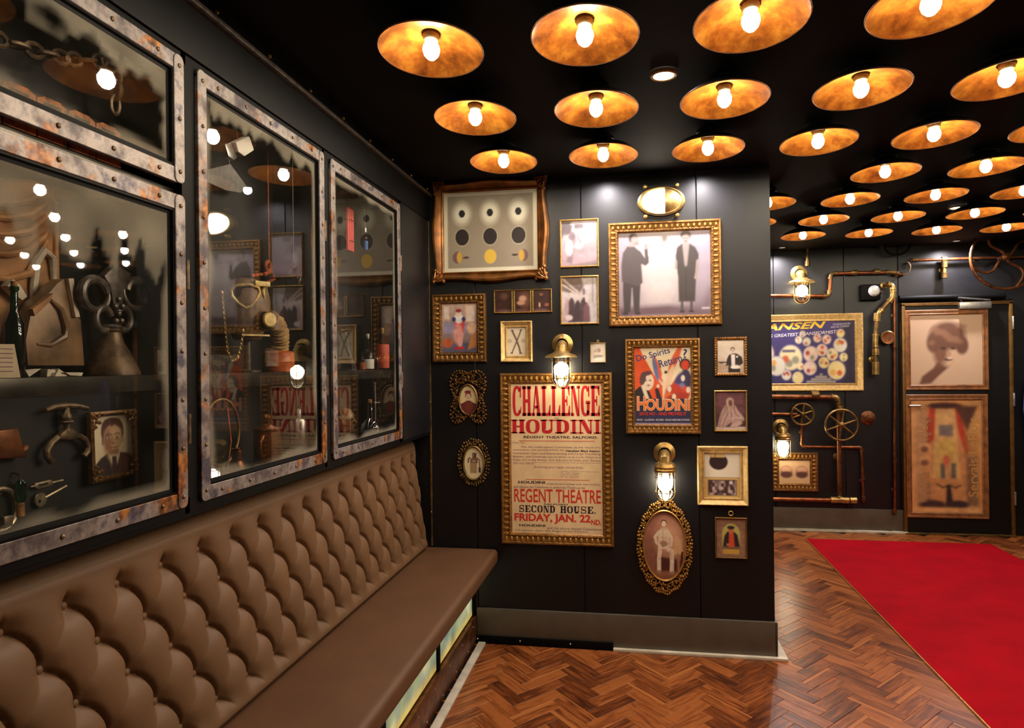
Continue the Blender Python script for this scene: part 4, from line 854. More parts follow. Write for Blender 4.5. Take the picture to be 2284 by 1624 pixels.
# ================================================================== FAR WALL
def p_plates(c):
    c.gradv((44, 40, 96), (66, 54, 116)).mottle(.25, 5, 3).rect(.9, 0, 1, 1, (34, 28, 52), .08)
    X = lambda x: (x-1650)/(1911-1650); Yv = lambda y: 1-(y-722)/(851-722)
    rr = random.Random(4)
    for x, y, r in [(1767, 797, 27), (1700, 790, 30), (1660, 820, 22), (1620, 790, 26), (1590, 826, 18), (1813, 790, 17), (1838, 782, 13), (1842, 808, 12), (1861, 791, 13), (1879, 772, 15), (1880, 748, 9), (1849, 760, 10), (1828, 757, 9), (1786, 760, 8), (1804, 764, 9), (1811, 819, 15), (1870, 824, 20), (1783, 839, 13), (1757, 833, 11), (1735, 814, 21), (1886, 797, 9), (1789, 815, 8), (1795, 748, 7)]:
        cl = rr.choice([(232, 214, 150), (236, 222, 176), (232, 206, 196), (226, 222, 206)])
        c.ell(X(x), Yv(y), r/261, r/129, (150, 140, 170), .1).ell(X(x), Yv(y), r/261*.93, r/129*.93, cl, .12)
        for k in range(3):
            a = rr.uniform(0, 6); q = r*.45; c.ell(X(x+q*math.cos(a)), Yv(y+q*math.sin(a)), r/261*.3, r/129*.3, rr.choice([(206, 96, 50), (222, 170, 90), (176, 60, 50), (150, 150, 130), (236, 226, 190)]), .5)
    c.rect(X(1748), Yv(786), X(1778), Yv(780), (90, 84, 110), .01)
    for k in range(4): c.rect(X(1833-10*k), Yv(834+5*k), X(1838+10*k), Yv(831+5*k), (196, 186, 176), .01)
def p_stereo(c):
    c.fill((206, 170, 128))
    for x in (.24, .74): c.ell(x, .5, .2, .26, (150, 104, 84), .2).ell(x, .6, .17, .12, (206, 160, 128), .5).ell(x, .38, .2, .14, (86, 50, 46), .4)
def p_portrait(c):
    c.fill((190, 158, 132)).ell(.7, .3, .5, .5, (206, 176, 148), 1.4)
    c.poly([(.12, 0), (.16, .12), (.32, .24), (.4, .36), (.62, .36), (.55, .26), (.4, .12), (.3, .02)], (104, 66, 52), .04).poly([(.3, .02), (.4, .12), (.55, .25), (.68, .3), (.95, .1), (.95, 0)], (204, 172, 146), .06)
    c.ell(.53, .46, .15, .2, (206, 172, 144), .3).ell(.42, .48, .1, .2, (124, 84, 66), .7).ell(.52, .7, .25, .2, (108, 72, 56), .35).ell(.72, .56, .09, .13, (104, 68, 52), .4).ell(.32, .6, .09, .14, (110, 72, 56), .4)
    for k in range(16): c.ell(.3+.46*((k*37) % 100)/100, .6+.26*((k*61) % 100)/100, .05, .035, (150, 108, 84), .9, al=.55)
    c.ell(.46, .52, .04, .02, (70, 44, 38), .5).ell(.6, .52, .04, .02, (80, 52, 44), .5).ell(.53, .36, .06, .02, (90, 50, 46), .5).ell(.55, .375, .035, .012, (226, 200, 176), .5).ell(.54, .44, .03, .03, (180, 140, 114), .6)
def p_stage(c):
    c.gradv((206, 140, 80), (196, 140, 90)).rect(.04, .03, .96, .97, (200, 148, 92), .03).rect(.06, .06, .3, .95, (176, 132, 92), .05).mottle(.12, 7, 5)
    c.poly([(.28, .06), (.72, .06), (.84, .2), (.8, .94), (.66, .98), (.34, .98), (.2, .94), (.16, .2)], (190, 132, 82), .04)
    c.poly([(.26, .93), (.36, .93), (.34, .66), (.26, .6), (.22, .7)], (176, 56, 30), .03).poly([(.62, .93), (.7, .93), (.82, .56), (.78, .5), (.68, .7)], (176, 56, 30), .03).ell(.48, .95, .26, .03, (60, 24, 26), .4).poly([(.62, .95), (.96, .95), (.8, .72)], (80, 46, 36), .05)
    c.poly([(.36, .92), (.62, .92), (.7, .3), (.3, .3)], (206, 160, 104), .03).rect(.4, .68, .6, .78, (116, 104, 100), .02).ell(.5, .52, .16, .14, (196, 160, 84), .15).rect(.34, .32, .66, .52, (200, 160, 92), .03)
    for x in (.45, .6): c.rect(x-.035, .3, x+.035, .44, (90, 86, 80), .02)
    c.ell(.5, .46, .05, .05, (190, 90, 66), .6).line([(.52, .42), (.55, .3)], .04, (190, 120, 90)).poly([(.48, .04), (.6, .04), (.56, .24), (.5, .24)], (34, 26, 34), .02).line([(.36, .25), (.45, .22), (.53, .245), (.62, .22), (.7, .24)], .025, (36, 28, 34)).ell(.3, .06, .2, .05, (60, 34, 36), .4).ell(.66, .07, .16, .04, (50, 32, 38), .4).rect(.78, .06, .95, .5, (70, 50, 48), .05, .7).rect(.76, .5, .94, .7, (150, 96, 60), .06, .6)
    for y in (.57, .45): c.ell(.2, y, .09, .055, (206, 150, 100), .2).ell(.19, y-.01, .06, .03, (120, 76, 54), .6)
    for k in range(12): c.ell(.16+.04*(k % 3), .1+.028*k if k < 6 else .62+.04*(k-6), .05, .012, (170, 130, 96), .5).ell(.24, .12+.026*k if k < 6 else .63+.04*(k-6), .03, .01, (96, 60, 46), .6)
    c.rect(.0, .0, 1, .04, (216, 160, 104), .03).mottle(.3, 16, 9)
t, iw, ih, pd = picture('framed_poster', 'blue poster crowded with pale round vignettes in a wide cream-gold frame', 'poster', (1634, 701, 1926, 872), 'cove', p_plates, YF, n=150, bw=.072)
lettering('lettering', 'ink_yellow', t, [('JANSEN', -iw*.33, iw*.27, ih*.345, ih*.49, .03, .35)], pd-.0022, rotm('Y', -2))
lettering('lettering', 'ink_white', t, [("AMERICA'S GREATEST TRANSFORMIST", -iw*.42, iw*.36, ih*.27, ih*.325, .02, .2), ('THE MASTER MAGICIAN', iw*.33, iw*.48, ih*.4, ih*.43), ('AND HIS COMPANY', iw*.31, iw*.47, ih*.36, ih*.39)], pd-.0022, rotm('Y', -3))
picture('framed_print', 'small print of two round eyes-like spheres in a broad gilt frame under the caged lamp', 'picture', (1721, 1010, 1826, 1097), 'egg', p_stereo, YF, n=50, bw=.075, mat='gold_dark')

# door with its trim, closer, handle and two posters
DX0, DX1, DZ1 = 2.452, 3.388, 2.14
d1 = struct(slabbox('door_1', (DX0+.03, YF-.03, .012), (DX1-.03, YF+.011, DZ1-.02), 'black_paint', bevel=.004))
for a, b in (((DX0, YF-.05, 0), (DX0+.028, YF, DZ1)), ((DX1-.028, YF-.05, 0), (DX1, YF, DZ1)), ((DX0, YF-.05, DZ1-.018), (DX1, YF, DZ1+.012))): slabbox('door_jamb', a, b, 'door_brass', d1, bevel=.003)
slabbox('threshold', (DX0, YF-.07, 0), (DX1, YF, .014), 'brass_old', d1, bevel=.003)
for z in (1.95, 1.25, .35): MB().lathe([(.011, -.06), (.011, .06)], 12, tr(DX1-.004, YF-.058, z), cap=True).build('hinge', 'silver', d1, bevel=.002)
hz = GY(2012, 905, YF-.05).z
MB().span((DX0+.036, YF-.04, hz-.08), (DX0+.066, YF-.03, hz+.08)).tube([(DX0+.05, YF-.03, hz), (DX0+.05, YF-.075, hz), (DX0+.14, YF-.078, hz)], .009, 10).build('door_handle', 'silver', d1)
MB().tube([(DX0-.02, YF-.04, DZ1+.055), (DX1-.06, YF-.04, DZ1+.055)], .028, 16).build('header_rail', 'black_steel', d1)
a = GY(2137, 690, YF-.05); b = GY(2208, 673, YF-.05)
MB().span((a.x, YF-.085, a.z), (b.x, YF-.03, b.z)).tube([(a.x+.03, YF-.08, b.z), (a.x-.02, YF-.1, b.z+.04), (b.x, YF-.06, DZ1+.02)], .008, 8).build('door_closer', 'silver', d1, bevel=.006)
def on_door(name, label, cat, box, paint, n, **k): return picture(name, label, cat, box, 'flat', paint, YF-.03, n=n, **k)
on_door('framed_photograph', 'large sepia portrait of a curly-haired person in a wooden frame on the door', 'picture', (2020, 690, 2207, 870), p_portrait, 110, bw=.05)
t, iw, ih, pd = on_door('framed_poster', 'tall brown theatre poster with red curtains in a wooden frame on the door', 'poster', (2021, 880, 2207, 1157), p_stage, 110, bw=.055, soft=4)
lettering('lettering', 'ink_gold', t, [('Servais LeRoy', -ih*.36, ih*.34, -.06, .05, .01)], pd-.0022, tr(iw*.39, 0, 0) @ rotm('Y', -90))
lettering('lettering', 'ink_tan', t, [('Bosco', -ih*.14, ih*.12, -.05, .045, .01)], pd-.0022, tr(-iw*.34, 0, ih*.31) @ rotm('Y', -90))
lettering('lettering', 'ink_tan', t, [('Talma', -ih*.13, ih*.12, -.05, .045, .01)], pd-.0022, tr(-iw*.33, 0, -ih*.26) @ rotm('Y', -90))

# pipes: each run is one thing standing off the wall on brackets
def pipe_run(label, pts, r, mat='copper', fit='brass_old', w=.06, joints=(), ends=True, brk=(.5,), rc=2.2):
    W = [GY(x, y, YF-w) for x, y in pts]; o = W[0]; t = thing('pipe_run', label, 'pipe', (o.x, YF, o.z)); Q = [Vector((p.x-o.x, -w, p.z-o.z)) for p in W]
    segs = []
    path = [Q[0]]
    for i in range(1, len(Q)-1):
        a = (Q[i-1]-Q[i]); b = (Q[i+1]-Q[i]); k = min(r*rc, a.length*.45, b.length*.45); a.normalize(); b.normalize()
        A, B = Q[i]+a*k, Q[i]+b*k; arc = [A*(1-s)**2+Q[i]*2*s*(1-s)+B*s*s for s in (0, .25, .5, .75, 1)]
        segs.append(path+[A]); path = [B]
        MB().tube(arc, r*1.25, 12).tube([A+a*r*.9, A], r*1.45, 12).tube([B, B+b*r*.9], r*1.45, 12).build('elbow', fit, t)
    segs.append(path+[Q[-1]])
    for s in segs: MB().tube(s, r, 12).build('pipe', mat, t)
    for (x, y) in joints:
        p = GY(x, y, YF-w)-o; p = Vector((p.x, -w, p.z)); best = min(range(len(Q)-1), key=lambda i: abs((Q[i+1]-Q[i]).normalized().cross(p-Q[i]).length)+max(0, (p-Q[i]).length-(Q[i+1]-Q[i]).length))
        d = (Q[best+1]-Q[best]).normalized(); MB().tube([p-d*r*1.6, p-d*r*1.5, p+d*r*1.5, p+d*r*1.6], [r*1.2, r*1.55, r*1.55, r*1.2], 12).build('joint', fit, t)
    for b in brk:
        s = segs[0] if b < 1 else segs[-1]; f_ = b % 1; p = s[0]*(1-f_)+s[-1]*f_
        MB().tube([(p.x, -w, p.z), (p.x, -.006, p.z)], r*.6, 8).lathe([(r*1.5, .001), (r*1.5, .006), (r*.7, .01)], 16, tr(p.x, 0, p.z) @ OUT).build('bracket', fit, t)
    return t
pipe_run('copper pipe stepping up beside the hooded lantern on the far wall', [(1640, 660), (1850, 660), (1853, 610), (1990, 607), (2010, 612)], .017, 'copper', 'brass_old', joints=[(1955, 606), (1905, 608)], brk=(.3, 1.3))
pipe_run('short brass pipe stub hanging above the hooded lantern', [(1801, 545), (1801, 592)], .016, 'brass_old', 'brass_old', joints=[(1801, 588)])
pipe_run('straight copper pipe running behind the large spoked wheel', [(2030, 581), (2330, 571)], .014, 'copper', 'brass_old', w=.06, joints=[(2040, 580), (2106, 578)])
pipe_run('short brass pipe stub below the straight copper pipe', [(2106, 584), (2106, 618)], .017, 'brass', 'brass_old', w=.062, joints=[(2106, 590), (2106, 614)])
pipe_run('thin copper pipe up by the ceiling above the large spoked wheel', [(2070, 530), (2230, 521)], .009, 'copper_old', 'copper_old', w=.3, brk=(.2,))
pipe_run('crooked brass pipe with a stopcock at its lower end beside the blue poster', [(1977, 634), (1990, 636), (1992, 662), (1957, 702), (1952, 760), (1953, 832)], .02, 'brass_old', 'brass', w=.1, joints=[(1956, 706), (1953, 785), (1953, 815), (1953, 828)], brk=(.3, 1.5))
pipe_run('thin upright copper pipe beside the door', [(1995, 655), (1996, 1143)], .0125, 'copper', 'copper_old', w=.04, joints=[(1996, 1028), (1995, 1140), (1995, 770)], brk=(.1, .9))
pipe_run('copper pipe under the blue poster turning down to the larger spoked valve', [(1640, 884), (1870, 886), (1873, 1104)], .021, 'copper_old', 'brass_old', w=.1, joints=[(1818, 880), (1873, 912)], brk=(.3, 1.6))
pipe_run('long level copper pipe low on the far wall below the small framed print', [(1640, 1112), (1905, 1116)], .019, 'copper', 'brass', w=.075, joints=[(1860, 1115), (1873, 1115), (1886, 1116), (1903, 1116)], brk=(.3, .9))
pipe_run('copper pipe stepping from the smaller spoked valve down towards the floor', [(1789, 940), (1788, 996), (1922, 998), (1926, 1120)], .0125, 'copper', 'copper_old', w=.045, joints=[(1925, 1065), (1926, 1112)], brk=(.5, 1.6))
pipe_run('copper feed pipe ending at the smaller spoked valve', [(1640, 922), (1778, 924)], .0125, 'copper', 'copper_old', w=.045, brk=(.5,))
def hose(label, pts, r, mat, w=.08):
    W = [GY(x, y, YF-w) for x, y in pts]; o = W[0]; t = thing('hose', label, 'hose', (o.x, YF, o.z))
    P = [Vector((p.x-o.x, -w, p.z-o.z)) for p in W]; C_ = []
    for i in range(len(P)-1):
        p0, p1, p2, p3 = P[max(i-1, 0)], P[i], P[i+1], P[min(i+2, len(P)-1)]
        for s in np.linspace(0, 1, 7)[:-1]: C_.append(.5*((2*p1)+(p2-p0)*s+(2*p0-5*p1+4*p2-p3)*s*s+(3*p1-p0-3*p2+p3)*s**3))
    MB().tube(C_+[P[-1]], r, 10).build('tube', mat, t); MB().tube([(P[0].x, -w, P[0].z), (P[0].x, -.002, P[0].z)], r*1.2, 8).tube([(P[-1].x, -w, P[-1].z), (P[-1].x, -.002, P[-1].z)], r*1.2, 8).build('end_fitting', 'brass_old', t)
hose('curved dark hose looping from the stepped pipe up to the straight pipe', [(2017, 613), (2027, 606), (2030, 594), (2026, 586)], .009, 'iron', .09)
hose('black hose sagging below the ceiling on the far wall', [(1970, 548), (1978, 562), (2000, 569), (2022, 560), (2032, 545), (2044, 536)], .0095, 'black_steel', .12)
def wheel(label, c, R, spokes, mat, w, rr, curved=False, hub=.03, stem=.002):
    p = GY(*c, YF-w); t = thing('valve_wheel', label, 'valve wheel', (p.x, YF, p.z))
    MB().ring((0, -w, 0), R, rr, 44, 10, OUT).build('rim', mat, t)
    MB().lathe([(hub, w-.018), (hub, w+.014), (hub*.5, w+.024), (.0001, w+.026)], 18, OUT).build('hub', mat, t)
    for k in range(spokes):
        a = 2*PI*k/spokes+.35
        if curved:
            P = []
            for i in range(11):
                s = i/10; rad = hub*.7+(R-hub*.7)*s; q = a+.55*math.sin(PI*s)*1.0-.1*s; P.append((rad*math.cos(q), -w, rad*math.sin(q)))
            MB().tube(P, rr*.95, 8).build('spoke', mat, t)
        else: MB().tube([(hub*.6*math.cos(a), -w, hub*.6*math.sin(a)), (R*math.cos(a), -w, R*math.sin(a))], [rr*1.1, rr*.75], 8).build('spoke', mat, t)
    MB().tube([(0, -w+.01, 0), (0, -stem, 0)], hub*.45, 12).build('stem', 'brass_old', t)
wheel('large bronze wheel with four curved spokes by the ceiling', (2243, 573), .285, 4, 'copper_old', .2, .014, True, .034, .0755)
wheel('smaller six-spoked bronze valve wheel beneath the blue poster', (1790, 924), .1, 6, 'brass_old', .09, .011, False, .024)
wheel('larger six-spoked green-brass valve wheel on the down pipe', (1877, 948), .142, 6, 'brass_old', .165, .011, False, .028, .1225)
p = GY(1979, 753, YF-.06); t = thing('pressure_gauge', 'round brass gauge beside the crooked pipe', 'gauge', (p.x, YF, p.z))
MB().lathe([(.026, .001), (.026, .055), (.058, .057), (.062, .066), (.062, .085), (.056, .09), (.052, .084)], 32, OUT).build('case', 'brass', t)
MB().lathe([(.053, .083), (.03, .082), (.028, .08), (.0001, .08)], 28, OUT).build('dial', 'copper', t); MB().tube([(-.01, -.085, -.02), (.02, -.085, .03)], .003, 6).build('needle', 'iron_dark', t)
p = GY(1939, 933, YF-.05); t = thing('wall_boss', 'round brass knob plate between the valve wheels and the door', 'knob', (p.x, YF, p.z))
MB().lathe([(.066, .001), (.066, .01), (.05, .02), (.03, .03), (.034, .045), (.03, .06), (.0001, .064)], 32, OUT).build('knob', 'copper_old', t)
for k in range(3): MB().ball((.055*math.cos(k*2.1+.5), -.014, .055*math.sin(k*2.1+.5)), .009, 8, 5).build('screw', 'brass', t)
p = GY(1943, 652, YF-.05); t = thing('emergency_light', 'black wall box with a white domed lens beside the crooked pipe', 'emergency light', (p.x, YF, p.z))
MB().span((-.09, -.07, -.075), (.08, -.001, .075)).build('housing', 'black_steel', t, bevel=.012); MB().lathe([(.052, .068), (.05, .085), (.035, .105), (.0001, .112)], 28, tr(.02, 0, .01) @ OUT).build('dome', 'white_plastic', t)
MB().tube([(.08, -.035, .0), (.105, -.035, 0), (.108, -.002, 0)], .007, 8).build('conduit', 'copper_old', t)
lantern('brass hooded lantern glowing on the far wall above the blue poster', (1783, 610), .3, True, YF, 1.3)
lantern('brass caged lantern on the far wall above the small gilt-framed print', (1742, 952), .29, False, YF, 1.25)
# coat hanging past the door
t = thing('hanging_coat', 'dark blue coat hanging on a peg past the door', 'coat', (3.545, YF, 1.5))
MB().tube([(0, -.002, .02), (0, -.09, .03)], .012, 8).ball((0, -.09, .03), .02, 10, 6).build('peg', 'brass_old', t)
MB().at(tr(0, -.08, 0)).lathe([(.025, 0), (.05, -.04), (.065, -.14), (.065, -.4), (.072, -.75), (.068, -.78)], 18, Matrix.Diagonal((1, .9, 1, 1))).build('body', 'blue_cloth', t)
for s_ in (-1, 1): MB().tube([(s_*.04, -.08, -.06), (s_*.055, -.1, -.18), (s_*.07, -.11, -.34), (s_*.05, -.1, -.5)], [.03, .04, .04, .03], 12).build('sleeve', 'blue_cloth', t)

# ================================================================== DISPLAY CABINETS
Z0c, Z1c = 1.24, 2.452
ZSH = 1.597                                   # shelf top
def grime(w, h, top, seed):
    c = Cv(w, h, 64); d = np.minimum(np.minimum(c.U, 1-c.U)*w, np.minimum(c.V, (1-c.V))*h); dt = (1-c.V)*h
    n1 = vnoise(c.U.shape, (26, 6), seed); n2 = vnoise(c.U.shape, (9, 9), seed+7)
    m = np.clip((.022+.035*n2-d)/.02, 0, 1)*.55; m = np.maximum(m, np.clip((top*(.45+1.1*n1)-dt)/.02, 0, 1)*.5*(.5+n2)); m = np.maximum(m, .008+.02*n2)
    c.C[...] = np.clip(m, 0, .8)[..., None]; return c
XW = -1.355
def cabinet(label, Ya, Yb, doors, shelves, seed, board=False):
    w = Yb-Ya; t = thing('display_cabinet', label, 'display cabinet', (XC, (Ya+Yb)/2, Z0c), PI/2, 'rusted steel display cabinets above the bench'); H = Z1c-Z0c; D = XC-XB
    g = .02
    m = MB(); m.span((-w/2-g, D-.012, -.02), (w/2+g, D, H+.018)).build('back_panel', 'dark_cabinet', t)
    for s in (-1, 1): slabbox('side_panel', (s*(w/2+g)-.008, .012, -.02), (s*(w/2+g)+.008, D-.012, H+.018), 'black_steel', t)
    slabbox('bottom_panel', (-w/2-g, .004, -.02), (w/2+g, D-.012, .022), 'black_steel', t); slabbox('top_panel', (-w/2-g, .004, H-.01), (w/2+g, D-.012, H+.018), 'black_steel', t)
    if board: slabbox('display_board', (-w/2-g+.009, XC-XW+.001, .023), (w/2+g-.009, XC-XW+.008, ZSH-.045-Z0c), 'dark_cabinet', t)
    for z, th in shelves: slabbox('shelf', (-w/2-g+.009, .03, z-th-Z0c), (w/2+g-.009, D-.013, z-Z0c), 'shelf_steel', t, bevel=.003)
    for z, ya in [(H-.0105, .015)]+[(z-th-Z0c-.0005, .1) for z, th in shelves]:
        MB().span((-w/2+.03, ya, z-.002), (w/2-.03, ya+.014, z)).build('added_light_strip', 'added_strip_glow', t)  # added glowing strip, tucked out of view to brighten the cabinet contents
    for k, (za, zb, top) in enumerate(doors):
        h = zb-za; zc = (za+zb)/2-Z0c; b = .041
        m = MB()
        def rr_(x0, z0, x1, z1, d, r=.016):
            P = []
            for cx, cz, a0 in ((x1-r, z0+r, -90), (x1-r, z1-r, 0), (x0+r, z1-r, 90), (x0+r, z0+r, 180)):
                P += [(cx+r*math.cos(math.radians(a0+30*q)), cz+r*math.sin(math.radians(a0+30*q))) for q in range(4)]
            m.prism(P, -.012, d)
        rr_(-w/2, zc+h/2-b, w/2, zc+h/2, .003); rr_(-w/2, zc-h/2, w/2, zc-h/2+b, .003)
        rr_(-w/2, zc-h/2, -w/2+b, zc+h/2, .006); rr_(w/2-b, zc-h/2, w/2, zc+h/2, .006)
        dr = m.build('door', 'patina', t, bevel=.0015, seg=1)
        mi = MB(); mi.M = tr(0, .012, zc); mi.frame(w-2*b+.006, h-2*b+.006, .018, [(0, 0), (.1, .012), (.5, .014), (.6, .006), (1, .004), (1, -.004)]); mi.build('glazing_bead', 'black_steel', dr)
        c = grime(w-2*b, h-2*b, top, seed+k*3); o = sheet('pane', c, dr, 0, 'cabinet_glass'); o.location = (0, .009, zc)
        nv = max(2, round(h/.14)); nh = max(2, round(w/.2)); sp = [(s*(w/2-b/2), -.006, zc-h/2+.03+(h-.06)*i/nv) for s in (-1, 1) for i in range(nv+1)]+[(-w/2+b+.06+(w-2*b-.12)*i/nh, -.003, zc+s*(h/2-b/2)) for s in (-1, 1) for i in range(nh+1)]
        rv = None
        for q in sp:
            if rv is None: rv = MB().lathe([(.0062, 0), (.0055, .0025), (.003, .0045), (.0001, .005)], 10, OUT).build('rivet', 'iron', dr); o = rv
            else: o = rv.copy(); COL.objects.link(o); o.parent = dr
            o.location = q
        for zf in (.25, .75):
            if h > .5: MB().lathe([(.007, -.04), (.007, .04)], 10, tr(w/2+.012, .0, zc-h/2+h*zf), cap=True).build('hinge', 'iron', dr)
    return t
YA, YB_, YC_ = (.88, 1.722), (1.783, 2.592), (2.654, 3.497)
cabinet('rusted steel cabinet with stacked upper and lower doors holding the finial and photo', *YA, [(Z0c, 2.077, .16), (2.108, Z1c, .07)], [(ZSH, .04), (2.1, .03)], 3, True)
cabinet('rusted steel cabinet with one tall glass door holding the gas mask', *YB_, [(Z0c, Z1c, .06)], [(ZSH, .045)], 21)
cabinet('rusted steel cabinet with one tall glass door holding the labelled bottles', *YC_, [(Z0c, Z1c, .03)], [(ZSH, .04)], 33)
for y in (1.7525, 2.623, 3.513):
    struct(slabbox('trim_%d' % (5+int(y*2)), (XC-.02, y-.0305, Z0c-.02), (XC-.004, y+.0305, Z1c+.018), 'black_steel'))
struct(slabbox('trim_20', (XC-.02, -.4, Z0c-.032), (XC-.006, YG-.02, Z0c-.001), 'black_steel'))

# ================================================================== THINGS IN THE CABINETS
class CT:                                     # a thing in a cabinet: traced on a plane X, local x runs along the cabinet, -y to the room
    def __init__(s, name, label, cat, px, py, X, z=None, group=None):
        p = GX(px, py, X); s.X = X; s.p = Vector((X, p.y, p.z if z is None else z+.0008)); s.t = thing(name, label, cat, s.p, PI/2, group)
    def q(s, px, py, d=0.): g = GX(px, py, s.X); return Vector((g.y-s.p.y, -d, g.z-s.p.z))
    def poly(s, pts): return [(s.q(*p).x, s.q(*p).z) for p in pts]
def top(c, px): return Vector((c.q(px, 600).x, 0, Z1c-.011-c.p.z))
def chain(mb, P, L_, r, wd):
    P = [Vector(p) for p in P]; seg = [(P[i+1]-P[i]).length for i in range(len(P)-1)]; tot = sum(seg); n = max(2, int(tot/(L_*.72)))
    def at(s):
        i = 0
        while i < len(seg)-1 and s > seg[i]: s -= seg[i]; i += 1
        return P[i].lerp(P[i+1], min(1, s/seg[i])), (P[i+1]-P[i]).normalized()
    for k in range(n):
        c, d = at(tot*(k+.5)/n); up = Vector((0, 1, 0)) if k % 2 else d.cross(Vector((0, 1, 0))).normalized()
        M = Matrix((d, up, d.cross(up))).transposed().to_4x4()
        mb.tube([c+M @ Vector((L_/2*math.cos(a), wd/2*math.sin(a), 0)) for a in [2*PI*i/12 for i in range(12)]], r, 6, closed=True)
XI, XW = -1.30, -1.355                     # standing on shelves; hung on the back panel
# --- upper compartment of the near cabinet
c = CT('iron_chain', 'heavy iron chain draped across the upper compartment', 'chain', 150, 130, -1.32)
for i, (a, b) in enumerate([((-30, 78), (60, 108)), ((60, 108), (150, 132)), ((150, 132), (235, 138)), ((235, 138), (262, 155)), ((262, 155), (256, 250))]):
    m = MB(); chain(m, [c.q(*a), c.q(*b)], .05, .0055, .03); m.build('chain_length', 'iron', c.t)
c = CT('rusty_rack', 'rusty toothed iron rack lying on the upper compartment floor', 'iron rack', 285, 300, -1.24, 2.1005)
for k in range(7):
    u = -.04-.082*k; MB().prism([(u-.078, 0), (u, 0), (u, .05), (u-.078, .05)], -.04, .012).prism([(u-.078, .05), (u-.062, .05), (u-.062, .09), (u-.078, .084)], -.04, .012).prism([(u-.016, .05), (u, .05), (u, .084), (u-.016, .09)], -.04, .012).prism([(u-.062, .08), (u-.016, .08), (u-.016, .092), (u-.062, .092)], -.04, .012).prism([(u-.06, .05), (u-.018, .05), (u-.018, .08), (u-.06, .08)], -.04, -.03).build('tooth_block', 'rust', c.t)
# --- near cabinet, upper shelf
c = CT('carved_relief', 'tall brown carved relief with draped folds behind the broken slab', 'carving', 60, 818, -1.40, ZSH)
MB().prism(c.poly([(-60, 815), (118, 815), (120, 700), (122, 470), (108, 425), (60, 400), (-60, 395)]), -.012, .012).build('slab', 'relief_brown', c.t)
for k, (y0, y1, yo) in enumerate([(440, 420, 12), (470, 450, 14), (505, 480, 16), (545, 520, 18), (590, 540, 26)]):
    MB().tube([c.q(-50, y0+yo, .012), c.q(0, y0+yo*1.3, .016), c.q(50, y0+yo*.8, .018), c.q(85, y1+10, .015), c.q(100, y1-6, .008)], [.006, .009, .010, .008, .003], 8).build('fold', 'relief_brown', c.t)
MB().tube([c.q(62, 690, .012), c.q(58, 640, .02), c.q(62, 585, .022), c.q(80, 560, .022), c.q(100, 575, .02), c.q(106, 625, .016), c.q(98, 670, .012)], [.006, .009, .01, .01, .009, .007, .004], 8).build('loop_fold', 'plaster', c.t)
MB().tube([c.q(113, 810, .012), c.q(114, 640, .014), c.q(113, 450, .012)], .007, 8).build('edge_fold', 'relief_brown', c.t)
c = CT('broken_slab', 'broken brown stone slab with a white plaster edge and carved hollow', 'stone slab', 110, 818, -1.34, ZSH)
MB().prism(c.poly([(45, 816), (40, 760), (52, 700), (68, 672), (92, 655), (112, 632), (128, 622), (142, 624), (152, 706), (165, 712), (173, 816)]), -.015, .02).build('slab', 'shard_brown', c.t, bevel=.003)
MB().prism(c.poly([(128, 622), (140, 622), (143, 650), (154, 708), (144, 708), (136, 665)]), .0205, .03).build('plaster_edge', 'plaster', c.t)
MB().tube([c.q(95, 670, .022), c.q(115, 690, .024), c.q(128, 730, .024), c.q(125, 752, .022), c.q(95, 770, .022), c.q(65, 768, .02)], [.004, .007, .009, .009, .006, .003], 8).build('carved_lip', 'shard_brown', c.t)
MB().prism(c.poly([(45, 690), (70, 672), (92, 655), (86, 672), (62, 695), (50, 706)]), .0205, .032).build('chipped_face', 'relief_brown', c.t)
for k, (P, mt) in enumerate([([(45, 784), (82, 782), (66, 792), (54, 800)], 'plaster'), ([(94, 817), (96, 800), (114, 802), (112, 817)], 'plaster'), ([(114, 806), (120, 788), (132, 796), (140, 806)], 'plaster'), ([(112, 817), (116, 808), (142, 814), (140, 817)], 'plaster'), ([(136, 808), (176, 809), (172, 817), (146, 815)], 'plaster')]):
    g = CT('plaster_shard', ['thin sliver shard leaning highest against the broken slab', 'blocky plaster shard standing before the broken slab', 'pointed tan plaster shard before the broken slab', 'flat sliver of plaster lying before the broken slab', 'long pale plaster shard beside the finial base'][k], 'shard', *P[0], -1.29+.006*k, ZSH, 'plaster shards by the broken slab')
    pts = [(a, b) for a, b in g.poly(P)]; mz = min(b for a, b in pts); MB().prism([(a, b-mz) for a, b in pts], -.006, .012).build('fragment', mt, g.t, bevel=.001)
c = CT('plaster_fragment', 'white curved plaster fragment resting high on the carved relief', 'fragment', 25, 650, -1.372)
MB().prism(c.poly([(6, 638), (20, 622), (36, 636), (52, 662), (40, 671), (22, 656)]), -.008, .012).build('fragment', 'plaster', c.t, bevel=.003)
c = CT('green_bottle', 'tall slim green glass bottle before the broken slab', 'bottle', 33, 818, -1.275, ZSH)
MB().lathe([(.016, 0), (.018, .004), (.018, .11), (.008, .14), (.007, .18), (.009, .182), (.009, .19)], 20).build('glass', 'green_glass', c.t)
MB().lathe([(.0001, .175), (.006, .175), (.0065, .2), (.0001, .202)], 12).build('stopper', 'cork', c.t)
c = CT('caption_card', 'cream caption card standing at the shelf front', 'card', 20, 818, -1.245, ZSH)
MB().prism([(-.06, 0), (.026, 0), (.012, .068), (-.06, .066)], -.001, .001).build('card', 'paper', c.t)
for k in range(6): MB().prism([(-.055, .012+.009*k), (.008, .012+.009*k), (.008, .0135+.009*k), (-.055, .0135+.009*k)], .001, .0012).build('text_line', 'ink_purple', c.t, smooth=0)
c = CT('finial', 'dark iron fleur-de-lis finial on a flared base', 'finial', 248, 818, XI, ZSH)
